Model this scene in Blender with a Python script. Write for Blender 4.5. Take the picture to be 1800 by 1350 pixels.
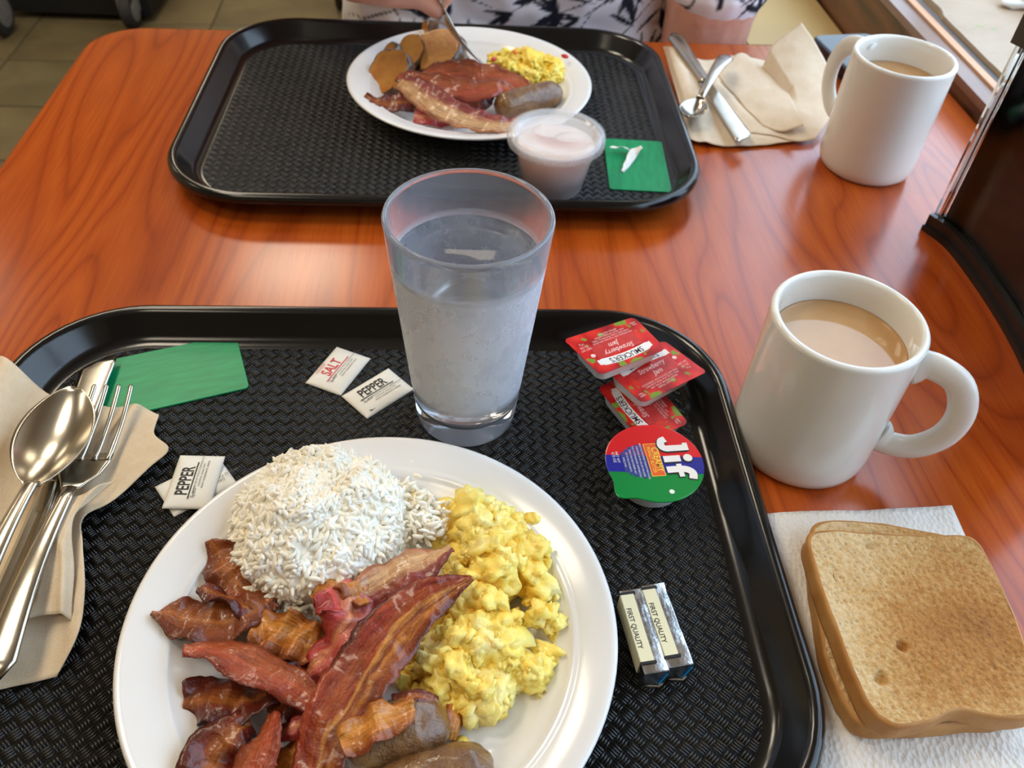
import bpy, bmesh, math, random
import numpy as np
from mathutils import Vector, Matrix, noise, Euler

for o in list(bpy.data.objects):
    bpy.data.objects.remove(o, do_unlink=True)
scene = bpy.context.scene
COL = scene.collection
S = 0.01                                   # the script is written in centimetres

# ------------------------------------------------------------------ camera
F, PITCH, ROLL, CAMH = 1479.0, math.radians(45.306), math.radians(4.0415), 39.58
_fw = np.array([0, math.cos(PITCH), -math.sin(PITCH)])
_rt = np.array([1.0, 0, 0])
_up = np.cross(_rt, _fw)
_rt, _up = math.cos(ROLL)*_rt + math.sin(ROLL)*_up, -math.sin(ROLL)*_rt + math.cos(ROLL)*_up


def at(x, y, z=0.0):
    """pixel (1800x1350 frame) -> point in cm on the horizontal plane at height z"""
    d = (x-900)/F*_rt - (y-675)/F*_up + _fw
    t = (z-CAMH)/d[2]
    return (float(d[0]*t), float(d[1]*t), float(z))


cd = bpy.data.cameras.new('camera')
cam = bpy.data.objects.new('camera', cd)
COL.objects.link(cam)
cd.sensor_width = 36.0
cd.lens = F/1800*36.0
cd.clip_start = 0.02
cd.dof.use_dof = True
cd.dof.focus_distance = 0.43
cd.dof.aperture_fstop = 14.0
m = Matrix.Identity(4)
for i in range(3):
    m[i][0], m[i][1], m[i][2] = _rt[i], _up[i], -_fw[i]
m[2][3] = CAMH*S
cam.matrix_world = m
scene.camera = cam

# ------------------------------------------------------------------ world, lights, exposure
w = bpy.data.worlds.new('daylight')
scene.world = w
w.use_nodes = True
bg = w.node_tree.nodes['Background']
bg.inputs[0].default_value = (0.60, 0.78, 1.0, 1)
bg.inputs[1].default_value = 3.0
scene.view_settings.view_transform = 'Standard'
scene.view_settings.look = 'None'
scene.view_settings.exposure = -0.08
scene.view_settings.gamma = 1.0
scene.view_settings.use_curve_mapping = False
scene.cycles.use_denoising = True
scene.cycles.sample_clamp_indirect = 6.0
scene.cycles.max_bounces = 12
scene.cycles.diffuse_bounces = 7
scene.cycles.transparent_max_bounces = 12
scene.cycles.transmission_bounces = 10
scene.cycles.caustics_refractive = True

TA = 0.101                                  # table / wall rotation
CA, SA = math.cos(TA), math.sin(TA)


def T(u, v, z=0.0):
    return (CA*u - SA*v, SA*u + CA*v, z)


def area_light(name, loc, target, sx, sy, power, col):
    ld = bpy.data.lights.new(name, 'AREA')
    ld.shape = 'RECTANGLE'
    ld.size, ld.size_y = sx*S, sy*S
    ld.energy = power
    ld.color = col
    o = bpy.data.objects.new(name, ld)
    COL.objects.link(o)
    o.location = Vector(loc)*S
    d = (Vector(target)-Vector(loc))
    o.rotation_euler = d.to_track_quat('-Z', 'Y').to_euler()
    return o


# daylight coming through the window in the right hand wall
area_light('window_daylight', T(76, 78, 52), T(0, 70, 20), 250, 92, 12, (0.58, 0.78, 1.0))
# rows of ceiling panels (the panels themselves are built with the ceiling)
LAMP_POS = [(-100, 85), (-100, 205), (-100, 325), (-100, 445), (5, 265), (5, 505), (-300, 85), (-300, 325), (-100, -55)]  # last lamp, behind the camera, is added as front fill
for lu, lv in LAMP_POS:
    p = T(lu, lv, 196)
    area_light('ceiling_lamp_light', p, (p[0], p[1], 0), 56, 56, 7 if lv < 0 else 16.5 if lu == -100 else (3.5 if lu > 0 else 7), (1.0, 0.87, 0.68))


# ------------------------------------------------------------------ helpers: materials
def L(c):
    """sRGB 0-255 -> linear"""
    out = []
    for v in c[:3]:
        v = v/255.0
        out.append(v/12.92 if v <= 0.04045 else ((v+0.055)/1.055)**2.4)
    return tuple(out)+(1.0,)


MATS = {}


class NT:
    def __init__(s, name):
        s.m = bpy.data.materials.new(name)
        s.m.use_nodes = True
        s.t = s.m.node_tree
        s.n = s.t.nodes
        s.p = s.n['Principled BSDF']

    def add(s, typ, **kw):
        n = s.n.new(typ)
        for k, v in kw.items():
            setattr(n, k, v)
        return n

    def link(s, a, b):
        s.t.links.new(a, b)

    def coord(s, kind='Object', scale=(1, 1, 1), rot=(0, 0, 0), loc=(0, 0, 0)):
        tc = s.add('ShaderNodeTexCoord')
        mp = s.add('ShaderNodeMapping')
        mp.inputs['Scale'].default_value = scale
        mp.inputs['Rotation'].default_value = rot
        mp.inputs['Location'].default_value = loc
        s.link(tc.outputs[kind], mp.inputs['Vector'])
        return mp.outputs['Vector']

    def noise(s, vec, scale, detail=3, rough=0.55, dist=0.0):
        n = s.add('ShaderNodeTexNoise')
        n.inputs['Scale'].default_value = scale
        n.inputs['Detail'].default_value = detail
        n.inputs['Roughness'].default_value = rough
        n.inputs['Distortion'].default_value = dist
        if vec is not None:
            s.link(vec, n.inputs['Vector'])
        return n.outputs['Fac']

    def math(s, op, a, b=None, clamp=False):
        n = s.add('ShaderNodeMath', operation=op)
        n.use_clamp = clamp
        for i, v in enumerate((a, b)):
            if v is None:
                continue
            if isinstance(v, (int, float)):
                n.inputs[i].default_value = v
            else:
                s.link(v, n.inputs[i])
        return n.outputs[0]

    def ramp(s, fac, stops, interp='LINEAR'):
        n = s.add('ShaderNodeValToRGB')
        cr = n.color_ramp
        cr.interpolation = interp
        while len(cr.elements) < len(stops):
            cr.elements.new(0.5)
        for e, (p, c) in zip(cr.elements, stops):
            e.position = p
            e.color = c if len(c) == 4 else tuple(c)+(1,)
        s.link(fac, n.inputs['Fac'])
        return n.outputs['Color']

    def mix(s, fac, a, b, mode='MIX'):
        n = s.add('ShaderNodeMix', data_type='RGBA', blend_type=mode)
        for idx, v in ((0, fac), (6, a), (7, b)):
            if isinstance(v, (int, float)):
                n.inputs[idx].default_value = v
            elif isinstance(v, tuple):
                n.inputs[idx].default_value = v
            else:
                s.link(v, n.inputs[idx])
        return n.outputs[2]

    def base(s, c):
        if isinstance(c, tuple):
            s.p.inputs['Base Color'].default_value = c
        else:
            s.link(c, s.p.inputs['Base Color'])

    def set(s, **kw):
        names = dict(rough='Roughness', metal='Metallic', trans='Transmission Weight', ior='IOR', coat='Coat Weight',
                     coatr='Coat Roughness', sss='Subsurface Weight', sheen='Sheen Weight', spec='Specular IOR Level', alpha='Alpha', aniso='Anisotropic')
        for k, v in kw.items():
            i = s.p.inputs[names[k]]
            if isinstance(v, (int, float)):
                i.default_value = v
            else:
                s.link(v, i)

    def sssr(s, r, scale):
        s.p.inputs['Subsurface Radius'].default_value = r
        s.p.inputs['Subsurface Scale'].default_value = scale

    def bump(s, h, strength=0.3, dist=0.001):
        b = s.add('ShaderNodeBump')
        b.inputs['Strength'].default_value = strength
        b.inputs['Distance'].default_value = dist
        s.link(h, b.inputs['Height'])
        s.link(b.outputs['Normal'], s.p.inputs['Normal'])


def see_through(t, amount):
    """thin clear plastic: part of the light goes straight through"""
    tr = t.add('ShaderNodeBsdfTransparent')
    mx = t.add('ShaderNodeMixShader')
    mx.inputs[0].default_value = amount
    t.link(t.p.outputs[0], mx.inputs[1])
    t.link(tr.outputs[0], mx.inputs[2])
    t.link(mx.outputs[0], t.n['Material Output'].inputs['Surface'])


def plain(name, rgb, rough=0.5, bump=None, var=None, **kw):
    """procedural plain material; var=(scale, rgb2, amount) noise tint, bump=(scale, strength, dist)"""
    t = NT(name)
    v = t.coord()
    if var:
        f = t.noise(v, var[0], 4)
        f = t.ramp(f, [(0.35, (0, 0, 0, 1)), (0.65, (var[2],)*3+(1,))])
        t.base(t.mix(f, L(rgb), L(var[1])))
    else:
        t.base(L(rgb))
    t.set(rough=rough, **kw)
    if bump:
        t.bump(t.noise(v, bump[0], 4), bump[1], bump[2])
    MATS[name] = t.m
    return t.m


# ------------------------------------------------------------------ helpers: objects
def thing(name, label, cat, loc=(0, 0, 0), rotz=0.0, group=None, rot=None):
    o = bpy.data.objects.new(name, None)
    o.empty_display_size = 0.02
    COL.objects.link(o)
    o.location = Vector(loc)*S
    o.rotation_euler = rot if rot else (0, 0, rotz)
    tag(o, label, cat, group)
    return o


def tag(o, label=None, cat=None, group=None, kind=None):
    for k, v in (('label', label), ('category', cat), ('group', group), ('kind', kind)):
        if v:
            o[k] = v
    return o


def mobj(name, verts, faces, mat, parent=None, loc=(0, 0, 0), rotz=0.0, smooth=True, uv=None, rot=None, flat_angle=None):
    me = bpy.data.meshes.new(name)
    me.from_pydata([(x*S, y*S, z*S) for x, y, z in verts], [], faces)
    mats = mat if isinstance(mat, (list, tuple)) else [mat]
    for mm in mats:
        me.materials.append(mm)
    me.polygons.foreach_set('use_smooth', [smooth]*len(me.polygons))
    if uv is not None:
        ul = me.uv_layers.new(name='UVMap')
        vi = np.empty(len(me.loops), dtype=np.int32)
        me.loops.foreach_get('vertex_index', vi)
        ul.data.foreach_set('uv', np.asarray(uv, dtype=np.float32)[vi].ravel())
    bm = bmesh.new()
    bm.from_mesh(me)
    bmesh.ops.recalc_face_normals(bm, faces=bm.faces[:])
    if smooth and flat_angle is not None:
        for e in bm.edges:
            if len(e.link_faces) == 2 and e.calc_face_angle(0) > flat_angle:
                e.smooth = False
    bm.to_mesh(me)
    bm.free()
    me.update()
    o = bpy.data.objects.new(name, me)
    COL.objects.link(o)
    if parent:
        o.parent = parent
    o.location = Vector(loc)*S
    o.rotation_euler = rot if rot else (0, 0, rotz)
    return o


def wobj(name, verts, faces, mat, label, cat, group=None, kind=None, **kw):
    """one-mesh thing from world coordinates (cm): origin goes to its base"""
    a = np.array(verts)
    c = (float(a[:, 0].mean()), float(a[:, 1].mean()), float(a[:, 2].min()))
    o = mobj(name, (a-np.array(c)).tolist(), faces, mat, None, c, **kw)
    return tag(o, label, cat, group, kind)


class MB:
    """collects several shapes into one mesh"""
    def __init__(s):
        s.v, s.f, s.mi = [], [], []

    def add(s, vf, mi=0):
        v, f = vf[0], vf[1]
        n = len(s.v)
        s.v += [tuple(p) for p in v]
        s.f += [tuple(i+n for i in q) for q in f]
        s.mi += [mi]*len(f)
        return s

    def build(s, name, mat, parent=None, **kw):
        o = mobj(name, s.v, s.f, mat, parent, **kw)
        o.data.polygons.foreach_set('material_index', s.mi)
        return o


def loft(rings, cap0=True, cap1=True, closed=True):
    n = len(rings[0])
    v = [tuple(p) for r in rings for p in r]
    f = []
    for i in range(len(rings)-1):
        for j in range(n if closed else n-1):
            k = (j+1) % n
            f.append((i*n+j, i*n+k, (i+1)*n+k, (i+1)*n+j))
    if cap0:
        f.append(tuple(range(n-1, -1, -1)))
    if cap1:
        b = (len(rings)-1)*n
        f.append(tuple(b+j for j in range(n)))
    return v, f


def lathe(profile, n=72, c=(0, 0, 0)):
    v, f, idx = [], [], []
    for r, z in profile:
        if r < 1e-6:
            idx.append((len(v),))
            v.append((c[0], c[1], z+c[2]))
        else:
            idx.append(tuple(range(len(v), len(v)+n)))
            v += [(c[0]+r*math.cos(2*math.pi*j/n), c[1]+r*math.sin(2*math.pi*j/n), z+c[2]) for j in range(n)]
    for a, b in zip(idx, idx[1:]):
        for j in range(n):
            k = (j+1) % n
            if len(a) == 1 and len(b) == 1:
                continue
            if len(a) == 1:
                f.append((a[0], b[k], b[j]))
            elif len(b) == 1:
                f.append((a[j], a[k], b[0]))
            else:
                f.append((a[j], a[k], b[k], b[j]))
    return v, f


def rrect(wd, dp, r, n=10, z=0.0, cx=0.0, cy=0.0):
    pts = []
    for sx, sy, a0 in ((1, 1, 0), (-1, 1, 90), (-1, -1, 180), (1, -1, 270)):
        for i in range(n+1):
            a = math.radians(a0+90.0*i/n)
            pts.append((cx+sx*(wd/2-r)+r*math.cos(a), cy+sy*(dp/2-r)+r*math.sin(a), z))
    return pts


def box(x0, x1, y0, y1, z0, z1):
    v = [(x, y, z) for z in (z0, z1) for y in (y0, y1) for x in (x0, x1)]
    f = [(0, 2, 3, 1), (4, 5, 7, 6), (0, 1, 5, 4), (2, 6, 7, 3), (0, 4, 6, 2), (1, 3, 7, 5)]
    return v, f


def cr(pts, n):
    """Catmull-Rom through points (any dimension)"""
    p = [np.array(q, float) for q in pts]
    if len(p) == 2:
        return [p[0]+(p[1]-p[0])*i/(n-1) for i in range(n)]
    p = [2*p[0]-p[1]]+p+[2*p[-1]-p[-2]]
    out = []
    segs = len(p)-3
    for i in range(n):
        t = i/(n-1)*segs
        k = min(int(t), segs-1)
        t -= k
        a, b, c, d = p[k:k+4]
        out.append(0.5*((2*b)+(-a+c)*t+(2*a-5*b+4*c-d)*t*t+(-a+3*b-3*c+d)*t**3))
    return out


def tube(path, rad, n=12, flat=1.0, up=(0, 0, 1), caps=True):
    """tube along path; rad number or list; flat = ratio of the radius along 'up' to the sideways one"""
    P = [np.array(q, float) for q in path]
    R = rad if isinstance(rad, (list, tuple, np.ndarray)) else [rad]*len(P)
    rings = []
    u0 = np.array(up, float)
    for i, p in enumerate(P):
        t = P[min(i+1, len(P)-1)]-P[max(i-1, 0)]
        t = t/(np.linalg.norm(t)+1e-12)
        s = np.cross(t, u0)
        if np.linalg.norm(s) < 1e-3:
            s = np.cross(t, np.array([0.0, 1.0, 0.0]))
        s /= np.linalg.norm(s)
        b = np.cross(s, t)
        rings.append([tuple(p+R[i]*(math.cos(2*math.pi*j/n)*s+flat*math.sin(2*math.pi*j/n)*b)) for j in range(n)])
    return loft(rings, caps, caps)


def capsule(a, b, r1, r2, n=14, flat=1.0):
    a, b = np.array(a, float), np.array(b, float)
    d = b-a
    ln = np.linalg.norm(d)
    t = d/ln if ln > 1e-6 else np.array([0, 0, 1.0])
    path, rad = [], []
    for i in range(5):
        q = math.radians(88-88*i/4)
        path.append(a-t*r1*math.sin(q))
        rad.append(max(r1*math.cos(q), 0.02))
    for i in range(5):
        q = math.radians(88*i/4)
        path.append(b+t*r2*math.sin(q))
        rad.append(max(r2*math.cos(q), 0.02))
    return tube(path, rad, n, flat)


_ico = {}


def ico(sub):
    if sub not in _ico:
        bm = bmesh.new()
        bmesh.ops.create_icosphere(bm, subdivisions=sub, radius=1.0)
        _ico[sub] = ([tuple(v.co) for v in bm.verts], [tuple(v.index for v in f.verts) for f in bm.faces])
        bm.free()
    return _ico[sub]


def blob(c, r, sub=3, amp=0.25, freq=1.0, seed=0, rot=None, octs=3):
    v, f = ico(sub)
    rx, ry, rz = r if isinstance(r, tuple) else (r, r, r)
    R = rot or Matrix.Identity(3)
    off = Vector((seed*7.31, seed*3.17, seed*5.77))
    out = []
    for p in v:
        q = Vector(p)
        d = 0
        a, fr = 1.0, freq
        for _ in range(octs):
            d += a*noise.noise(q*fr+off)
            a *= 0.5
            fr *= 2.1
        q = q*(1+amp*d)
        q = R @ Vector((q.x*rx, q.y*ry, q.z*rz))
        out.append((c[0]+q.x, c[1]+q.y, c[2]+q.z))
    return out, f


def rotm(rx, ry, rz):
    return Euler((rx, ry, rz)).to_matrix()


def coons(top, bottom, left, right, n=40, m=40, zf=None, thick=0.05):
    """cloth patch; top/bottom run left->right, left/right run bottom->top; control points in world cm"""
    Tp, Bt = cr(top, n), cr(bottom, n)
    Lf, Rg = cr(left, m), cr(right, m)
    grid = []
    for j in range(m):
        t = j/(m-1)
        for i in range(n):
            s = i/(n-1)
            p = (1-t)*Bt[i]+t*Tp[i]+(1-s)*Lf[j]+s*Rg[j]
            p = p-((1-s)*(1-t)*Bt[0]+s*(1-t)*Bt[-1]+(1-s)*t*Tp[0]+s*t*Tp[-1])
            q = p.copy()
            if zf:
                q[2] += zf(s, t, p)
            grid.append(q)
    v = [tuple(q) for q in grid]+[(q[0], q[1], q[2]-thick) for q in grid]
    N = n*m
    f = []
    for j in range(m-1):
        for i in range(n-1):
            a = j*n+i
            f.append((a, a+1, a+n+1, a+n))
            f.append((N+a, N+a+n, N+a+n+1, N+a+1))
    for j in range(m-1):
        for i in (0, n-1):
            a, b = j*n+i, (j+1)*n+i
            f.append((a, b, N+b, N+a) if i == 0 else (b, a, N+a, N+b))
    for i in range(n-1):
        for j in (0, m-1):
            a, b = j*n+i, j*n+i+1
            f.append((b, a, N+a, N+b) if j == 0 else (a, b, N+b, N+a))
    uv = [(i/(n-1), j/(m-1)) for j in range(m) for i in range(n)]*2
    return v, f, uv


def bake(o, name=None):
    """replace an object's mesh by its evaluated (modified) mesh"""
    dg = bpy.context.evaluated_depsgraph_get()
    me = bpy.data.meshes.new_from_object(o.evaluated_get(dg))
    old = o.data
    o.modifiers.clear()
    o.data = me
    me.name = name or old.name
    bpy.data.meshes.remove(old)
    return o


def remesh(o, voxel, smooth=3):
    md = o.modifiers.new('r', 'REMESH')
    md.mode = 'VOXEL'
    md.voxel_size = voxel*S
    md.use_smooth_shade = True
    if smooth:
        ms = o.modifiers.new('s', 'SMOOTH')
        ms.iterations = smooth
        ms.factor = 0.5
    mats = list(o.data.materials)
    bake(o)
    if len(o.data.materials) == 0:
        for mm in mats:
            o.data.materials.append(mm)
    return o


def text(name, body, size, mat, parent, x, y, z, rotz=0.0, sx=1.0, bold=0.0, shear=0.0, align='CENTER', arc=0.0, line=1.0):
    """flat print lettering, converted to mesh; x, y, z, size in cm in the parent's frame"""
    c = bpy.data.curves.new(name, 'FONT')
    c.body = body
    c.size = 1.0
    c.align_x = align
    c.align_y = 'CENTER'
    c.shear = shear
    c.offset = bold
    c.space_line = line
    c.resolution_u = 3
    c.extrude = 0.0
    o = bpy.data.objects.new(name, c)
    COL.objects.link(o)
    dg = bpy.context.evaluated_depsgraph_get()
    me = bpy.data.meshes.new_from_object(o.evaluated_get(dg))
    bpy.data.objects.remove(o)
    bpy.data.curves.remove(c)
    ca, sa = math.cos(rotz), math.sin(rotz)
    for vv in me.vertices:
        px, py = vv.co.x*size*sx, vv.co.y*size
        if arc:
            py += arc*(px*px)
        vv.co = (S*(x+ca*px-sa*py), S*(y+sa*px+ca*py), S*z)
    me.materials.append(mat)
    me.name = name
    o = bpy.data.objects.new(name, me)
    COL.objects.link(o)
    o.parent = parent
    return o


def rect(name, mat, parent, x0, x1, y0, y1, z, th=0.004, rotz=0.0, cx=0, cy=0):
    ca, sa = math.cos(rotz), math.sin(rotz)
    v, f = box(x0, x1, y0, y1, z-th, z)
    v = [(cx+ca*p[0]-sa*p[1], cy+sa*p[0]+ca*p[1], p[2]) for p in v]
    return mobj(name, v, f, mat, parent, smooth=False)


# ================================================================== materials
def wood_material(name, dark, mid, light, sx, sy, rings, rough=0.28, coat=0.0, fine=1.0):
    t = NT(name)
    v = t.coord('Object', (sx, sy, sx))
    n1 = t.noise(v, 1.0, 2.0, 0.45, 0.35)
    r = t.math('FRACT', t.math('MULTIPLY', n1, rings))
    ringc = t.ramp(r, [(0.0, L(dark)), (0.10, L(mid)), (0.55, L(light)), (0.86, L(mid)), (1.0, L(dark))])
    v2 = t.coord('Object', (420, 14, 100))
    streak = t.noise(v2, 1.0, 3.0, 0.6)
    st = t.ramp(streak, [(0.35, (0.80, 0.76, 0.72, 1)), (0.6, (1, 1, 1, 1))])
    c = t.mix(0.75*fine, ringc, st, 'MULTIPLY')
    v3 = t.coord('Object', (sx*0.5, sy*0.6, 1))
    big = t.noise(v3, 1.0, 2.0)
    bigc = t.ramp(big, [(0.3, (0.86, 0.82, 0.80, 1)), (0.7, (1.08, 1.04, 1.0, 1))])
    c = t.mix(1.0, c, bigc, 'MULTIPLY')
    t.base(c)
    t.set(rough=rough, coat=coat, coatr=0.15)
    t.bump(streak, 0.04, 0.0004)
    MATS[name] = t.m
    return t.m


M_TABLE = wood_material('cherry_laminate', (156, 66, 19), (176, 78, 22), (187, 89, 27), 7.5, 0.95, 26, rough=0.21)
M_PANEL = wood_material('dark_wood_panel', (58, 32, 18), (92, 55, 30), (112, 70, 40), 10.0, 1.2, 9, rough=0.32)
M_STOOL = wood_material('grey_sheen_wood', (110, 82, 68), (134, 104, 88), (150, 122, 106), 8.0, 1.0, 8, rough=0.35)  # greyish sheen of the ledge top is put into the wood colour
M_RAW = wood_material('raw_pine_edge', (190, 130, 92), (214, 158, 118), (226, 178, 138), 14.0, 0.8, 6, rough=0.5)
M_TRACK = plain('dark_window_track', (74, 60, 48), 0.45, var=(60, (54, 44, 36), 0.7))
M_BLACKGAP = plain('black_gap', (10, 9, 8), 0.7)


def peeling_paint():
    t = NT('peeling_cream_paint')
    v = t.coord()
    n = t.noise(v, 22, 4, 0.6)
    v2 = t.coord('Object', (26, 26, 26), loc=(3.1, 1.2, 0))
    chip = t.noise(v2, 1.0, 3, 0.6)
    cmask = t.ramp(chip, [(0.66, (0, 0, 0, 1)), (0.68, (1, 1, 1, 1))])
    base = t.ramp(n, [(0.3, L((172, 152, 130))), (0.7, L((186, 168, 146)))])
    c = t.mix(cmask, base, L((150, 160, 110)))
    t.base(c)
    t.set(rough=0.55)
    t.bump(t.mix(0.5, n, cmask), 0.4, 0.0008)
    return t.m


M_PEEL = peeling_paint()
M_WHITEPAINT = plain('white_gloss_paint', (226, 226, 224), 0.4, bump=(80, 0.15, 0.0005))
M_WALL = plain('warm_beige_wall', (206, 190, 160), 0.8, bump=(160, 0.2, 0.0006), var=(3, (190, 172, 140), 0.6))
M_CEIL = plain('ceiling_tile_white', (214, 204, 186), 0.85, bump=(220, 0.3, 0.0008))
M_GROUT = plain('dark_grout', (74, 66, 46), 0.85, bump=(300, 0.4, 0.0006))


def floor_tile_mat():
    t = NT('olive_slate_tile')
    v = t.coord('Generated', (3, 3, 3))
    oi = t.add('ShaderNodeObjectInfo')
    n = t.noise(t.coord('Object', (5, 5, 5)), 1.0, 5, 0.6, 0.4)
    c = t.ramp(n, [(0.25, L((84, 76, 54))), (0.5, L((102, 92, 66))), (0.75, L((118, 108, 78)))])
    tint = t.ramp(oi.outputs['Random'], [(0, (0.86, 0.88, 0.86, 1)), (1, (1.06, 1.0, 0.94, 1))])
    t.base(t.mix(1.0, c, tint, 'MULTIPLY'))
    t.set(rough=0.42)
    t.bump(n, 0.25, 0.002)
    return t.m


M_TILE = floor_tile_mat()

# black moulded tray: glossy rim + basket-weave floor
M_TRAYRIM = plain('black_tray_rim', (15, 15, 16), 0.17, bump=(900, 0.05, 0.0002), var=(40, (24, 23, 22), 0.5))


def weave_material():
    t = NT('black_tray_basket_weave')
    cell = 0.0059
    v = t.coord('Object', (1/cell, 1/cell, 1), rot=(0, 0, math.radians(45)))
    sp = t.add('ShaderNodeSeparateXYZ')
    t.link(v, sp.inputs[0])
    X, Y = sp.outputs[0], sp.outputs[1]
    fx, fy = t.math('FLOOR', X), t.math('FLOOR', Y)
    par = t.math('ABSOLUTE', t.math('MODULO', t.math('ADD', fx, fy), 2.0))     # 0 / 1
    ux, uy = t.math('FRACT', X), t.math('FRACT', Y)

    def ribs(u):
        return t.math('ABSOLUTE', t.math('SINE', t.math('MULTIPLY', u, math.pi*4)))

    def arch(u):
        return t.math('SINE', t.math('MULTIPLY', u, math.pi))
    a = t.math('ADD', t.math('MULTIPLY', t.math('SQRT', ribs(ux)), 0.5), t.math('MULTIPLY', arch(uy), 0.9))
    b = t.math('ADD', t.math('MULTIPLY', t.math('SQRT', ribs(uy)), 0.5), t.math('MULTIPLY', arch(ux), 0.9))
    mx = t.add('ShaderNodeMix', data_type='FLOAT')
    t.link(par, mx.inputs[0])
    t.link(a, mx.inputs[2])
    t.link(b, mx.inputs[3])
    t.bump(mx.outputs[0], 1.0, 0.0015)
    n = t.noise(t.coord('Object', (35, 35, 35)), 1.0, 4)
    t.base(t.ramp(n, [(0.3, L((20, 20, 20))), (0.7, L((30, 29, 28)))]))
    t.set(rough=t.ramp(n, [(0.3, (0.17, 0.17, 0.17, 1)), (0.7, (0.27, 0.27, 0.27, 1))]))
    return t.m


M_WEAVE = weave_material()
M_PLATE = plain('white_melamine', (232, 230, 228), 0.14, bump=(14, 0.03, 0.0006))
M_MUG = plain('white_glazed_ceramic', (226, 224, 218), 0.10, bump=(30, 0.04, 0.0006), var=(12, (220, 216, 206), 0.5))
M_COFFEE = plain('milky_coffee', (190, 150, 104), 0.06, var=(30, (176, 134, 88), 0.6), sss=0.0)
M_STEEL = plain('brushed_stainless', (196, 190, 178), 0.20, metal=1.0, bump=(500, 0.04, 0.0002), var=(60, (176, 170, 158), 0.6))
M_BLACKPL = plain('black_plastic', (16, 15, 14), 0.28, bump=(500, 0.05, 0.0002))


def paper_mat(name, c1, c2, sc=55, bs=0.5):
    t = NT(name)
    v = t.coord()
    n = t.noise(v, sc, 5, 0.6)
    fib = t.noise(t.coord('Object', (900, 900, 900)), 1.0, 3)
    c = t.ramp(n, [(0.3, L(c1)), (0.7, L(c2))])
    c = t.mix(0.35, c, t.ramp(fib, [(0.3, (0.82, 0.80, 0.78, 1)), (0.6, (1, 1, 1, 1))]), 'MULTIPLY')
    t.base(c)
    t.set(rough=0.85, sss=0.0)
    t.bump(fib, bs, 0.0004)
    MATS[name] = t.m
    return t.m


M_NAPKRAFT = paper_mat('recycled_paper_napkin', (206, 182, 150), (222, 202, 172))
M_NAPTAN = paper_mat('warm_tan_napkin', (218, 196, 168), (230, 212, 188))


def quilted():
    t = NT('embossed_white_napkin')
    fib = t.noise(t.coord('Object', (700, 700, 700)), 1.0, 3)
    vo = t.add('ShaderNodeTexVoronoi')
    vo.inputs['Scale'].default_value = 420
    t.link(t.coord('Object', (1, 0.7, 1)), vo.inputs['Vector'])
    t.base(t.mix(0.3, L((226, 222, 216)), t.ramp(fib, [(0.3, (0.85, 0.85, 0.86, 1)), (0.6, (1, 1, 1, 1))]), 'MULTIPLY'))
    t.set(rough=0.85)
    t.bump(vo.outputs['Distance'], 0.8, 0.0009)
    return t.m


M_NAPWHITE = quilted()


def card_mat():
    t = NT('green_plastic_card')
    n = t.noise(t.coord('Object', (40, 260, 40)), 1.0, 4)
    t.base(t.ramp(n, [(0.3, L((6, 128, 78))), (0.7, L((14, 150, 94)))]))
    t.set(rough=0.38, spec=0.3)
    t.bump(n, 0.1, 0.0003)
    return t.m


M_CARD = card_mat()
M_PACKET = plain('white_packet_paper', (232, 230, 222), 0.55, bump=(160, 0.35, 0.0006))
M_INKBLACK = plain('black_ink', (24, 22, 22), 0.6)
M_INKRED = plain('red_ink', (206, 52, 66), 0.6)
M_INKGREY = plain('grey_ink', (70, 68, 68), 0.6)
M_WHITEPL = plain('white_polystyrene', (232, 232, 232), 0.32, sss=0.0, bump=(60, 0.03, 0.0003))

# ================================================================== the setting
# ---- floor of rectangular slate-coloured tiles
FLOORZ = -75.0
fl = mobj('floor', *box(-420, 140, -260, 640, FLOORZ-6, FLOORZ-0.35), M_GROUT, rotz=0.118, smooth=False)
tag(fl, 'olive grey rectangular tile floor with dark grout', 'floor', kind='structure')
cF, sF = math.cos(0.118), math.sin(0.118)


def fuv(p):
    return cF*p[0]+sF*p[1], -sF*p[0]+cF*p[1]


j0 = fuv(at(0, 121, FLOORZ))
j1 = fuv(at(110, 107, FLOORZ))
TW, TD = 53.0, 27.4
tile_me = None
rngf = random.Random(3)
for iu in range(-6, 6):
    for iv in range(-9, 16):
        x0, y0 = j0[0]+iu*TW, j1[1]+iv*TD
        if x0 < -415 or x0+TW > 135 or y0 < -255 or y0+TD > 635:
            continue
        if tile_me is None:
            g = 0.35
            r0, r1 = rrect(TW-2*g, TD-2*g, 0.5, 3, -0.8), rrect(TW-2*g, TD-2*g, 0.5, 3, -0.12)
            r2 = rrect(TW-2*g-0.3, TD-2*g-0.3, 0.45, 3, 0.0)
            to = mobj('tile', *loft([r0, r1, r2], False, True), M_TILE, fl, smooth=False)
            tile_me = to.data
        else:
            to = bpy.data.objects.new('tile', tile_me)
            COL.objects.link(to)
            to.parent = fl
        to.location = ((x0+TW/2)*S, (y0+TD/2)*S, FLOORZ*S)

# ---- walls and ceiling (aligned to the table; window in the right hand wall)
U0, U1, V0, V1, ZC = -380.0, 53.1, -230.0, 600.0, 200.0


def wall(name, parts, mat, label):
    b = MB()
    for p in parts:
        b.add(box(*p))
    o = b.build(name, mat, rotz=TA, smooth=False)
    return tag(o, label, 'wall', kind='structure')


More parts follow.
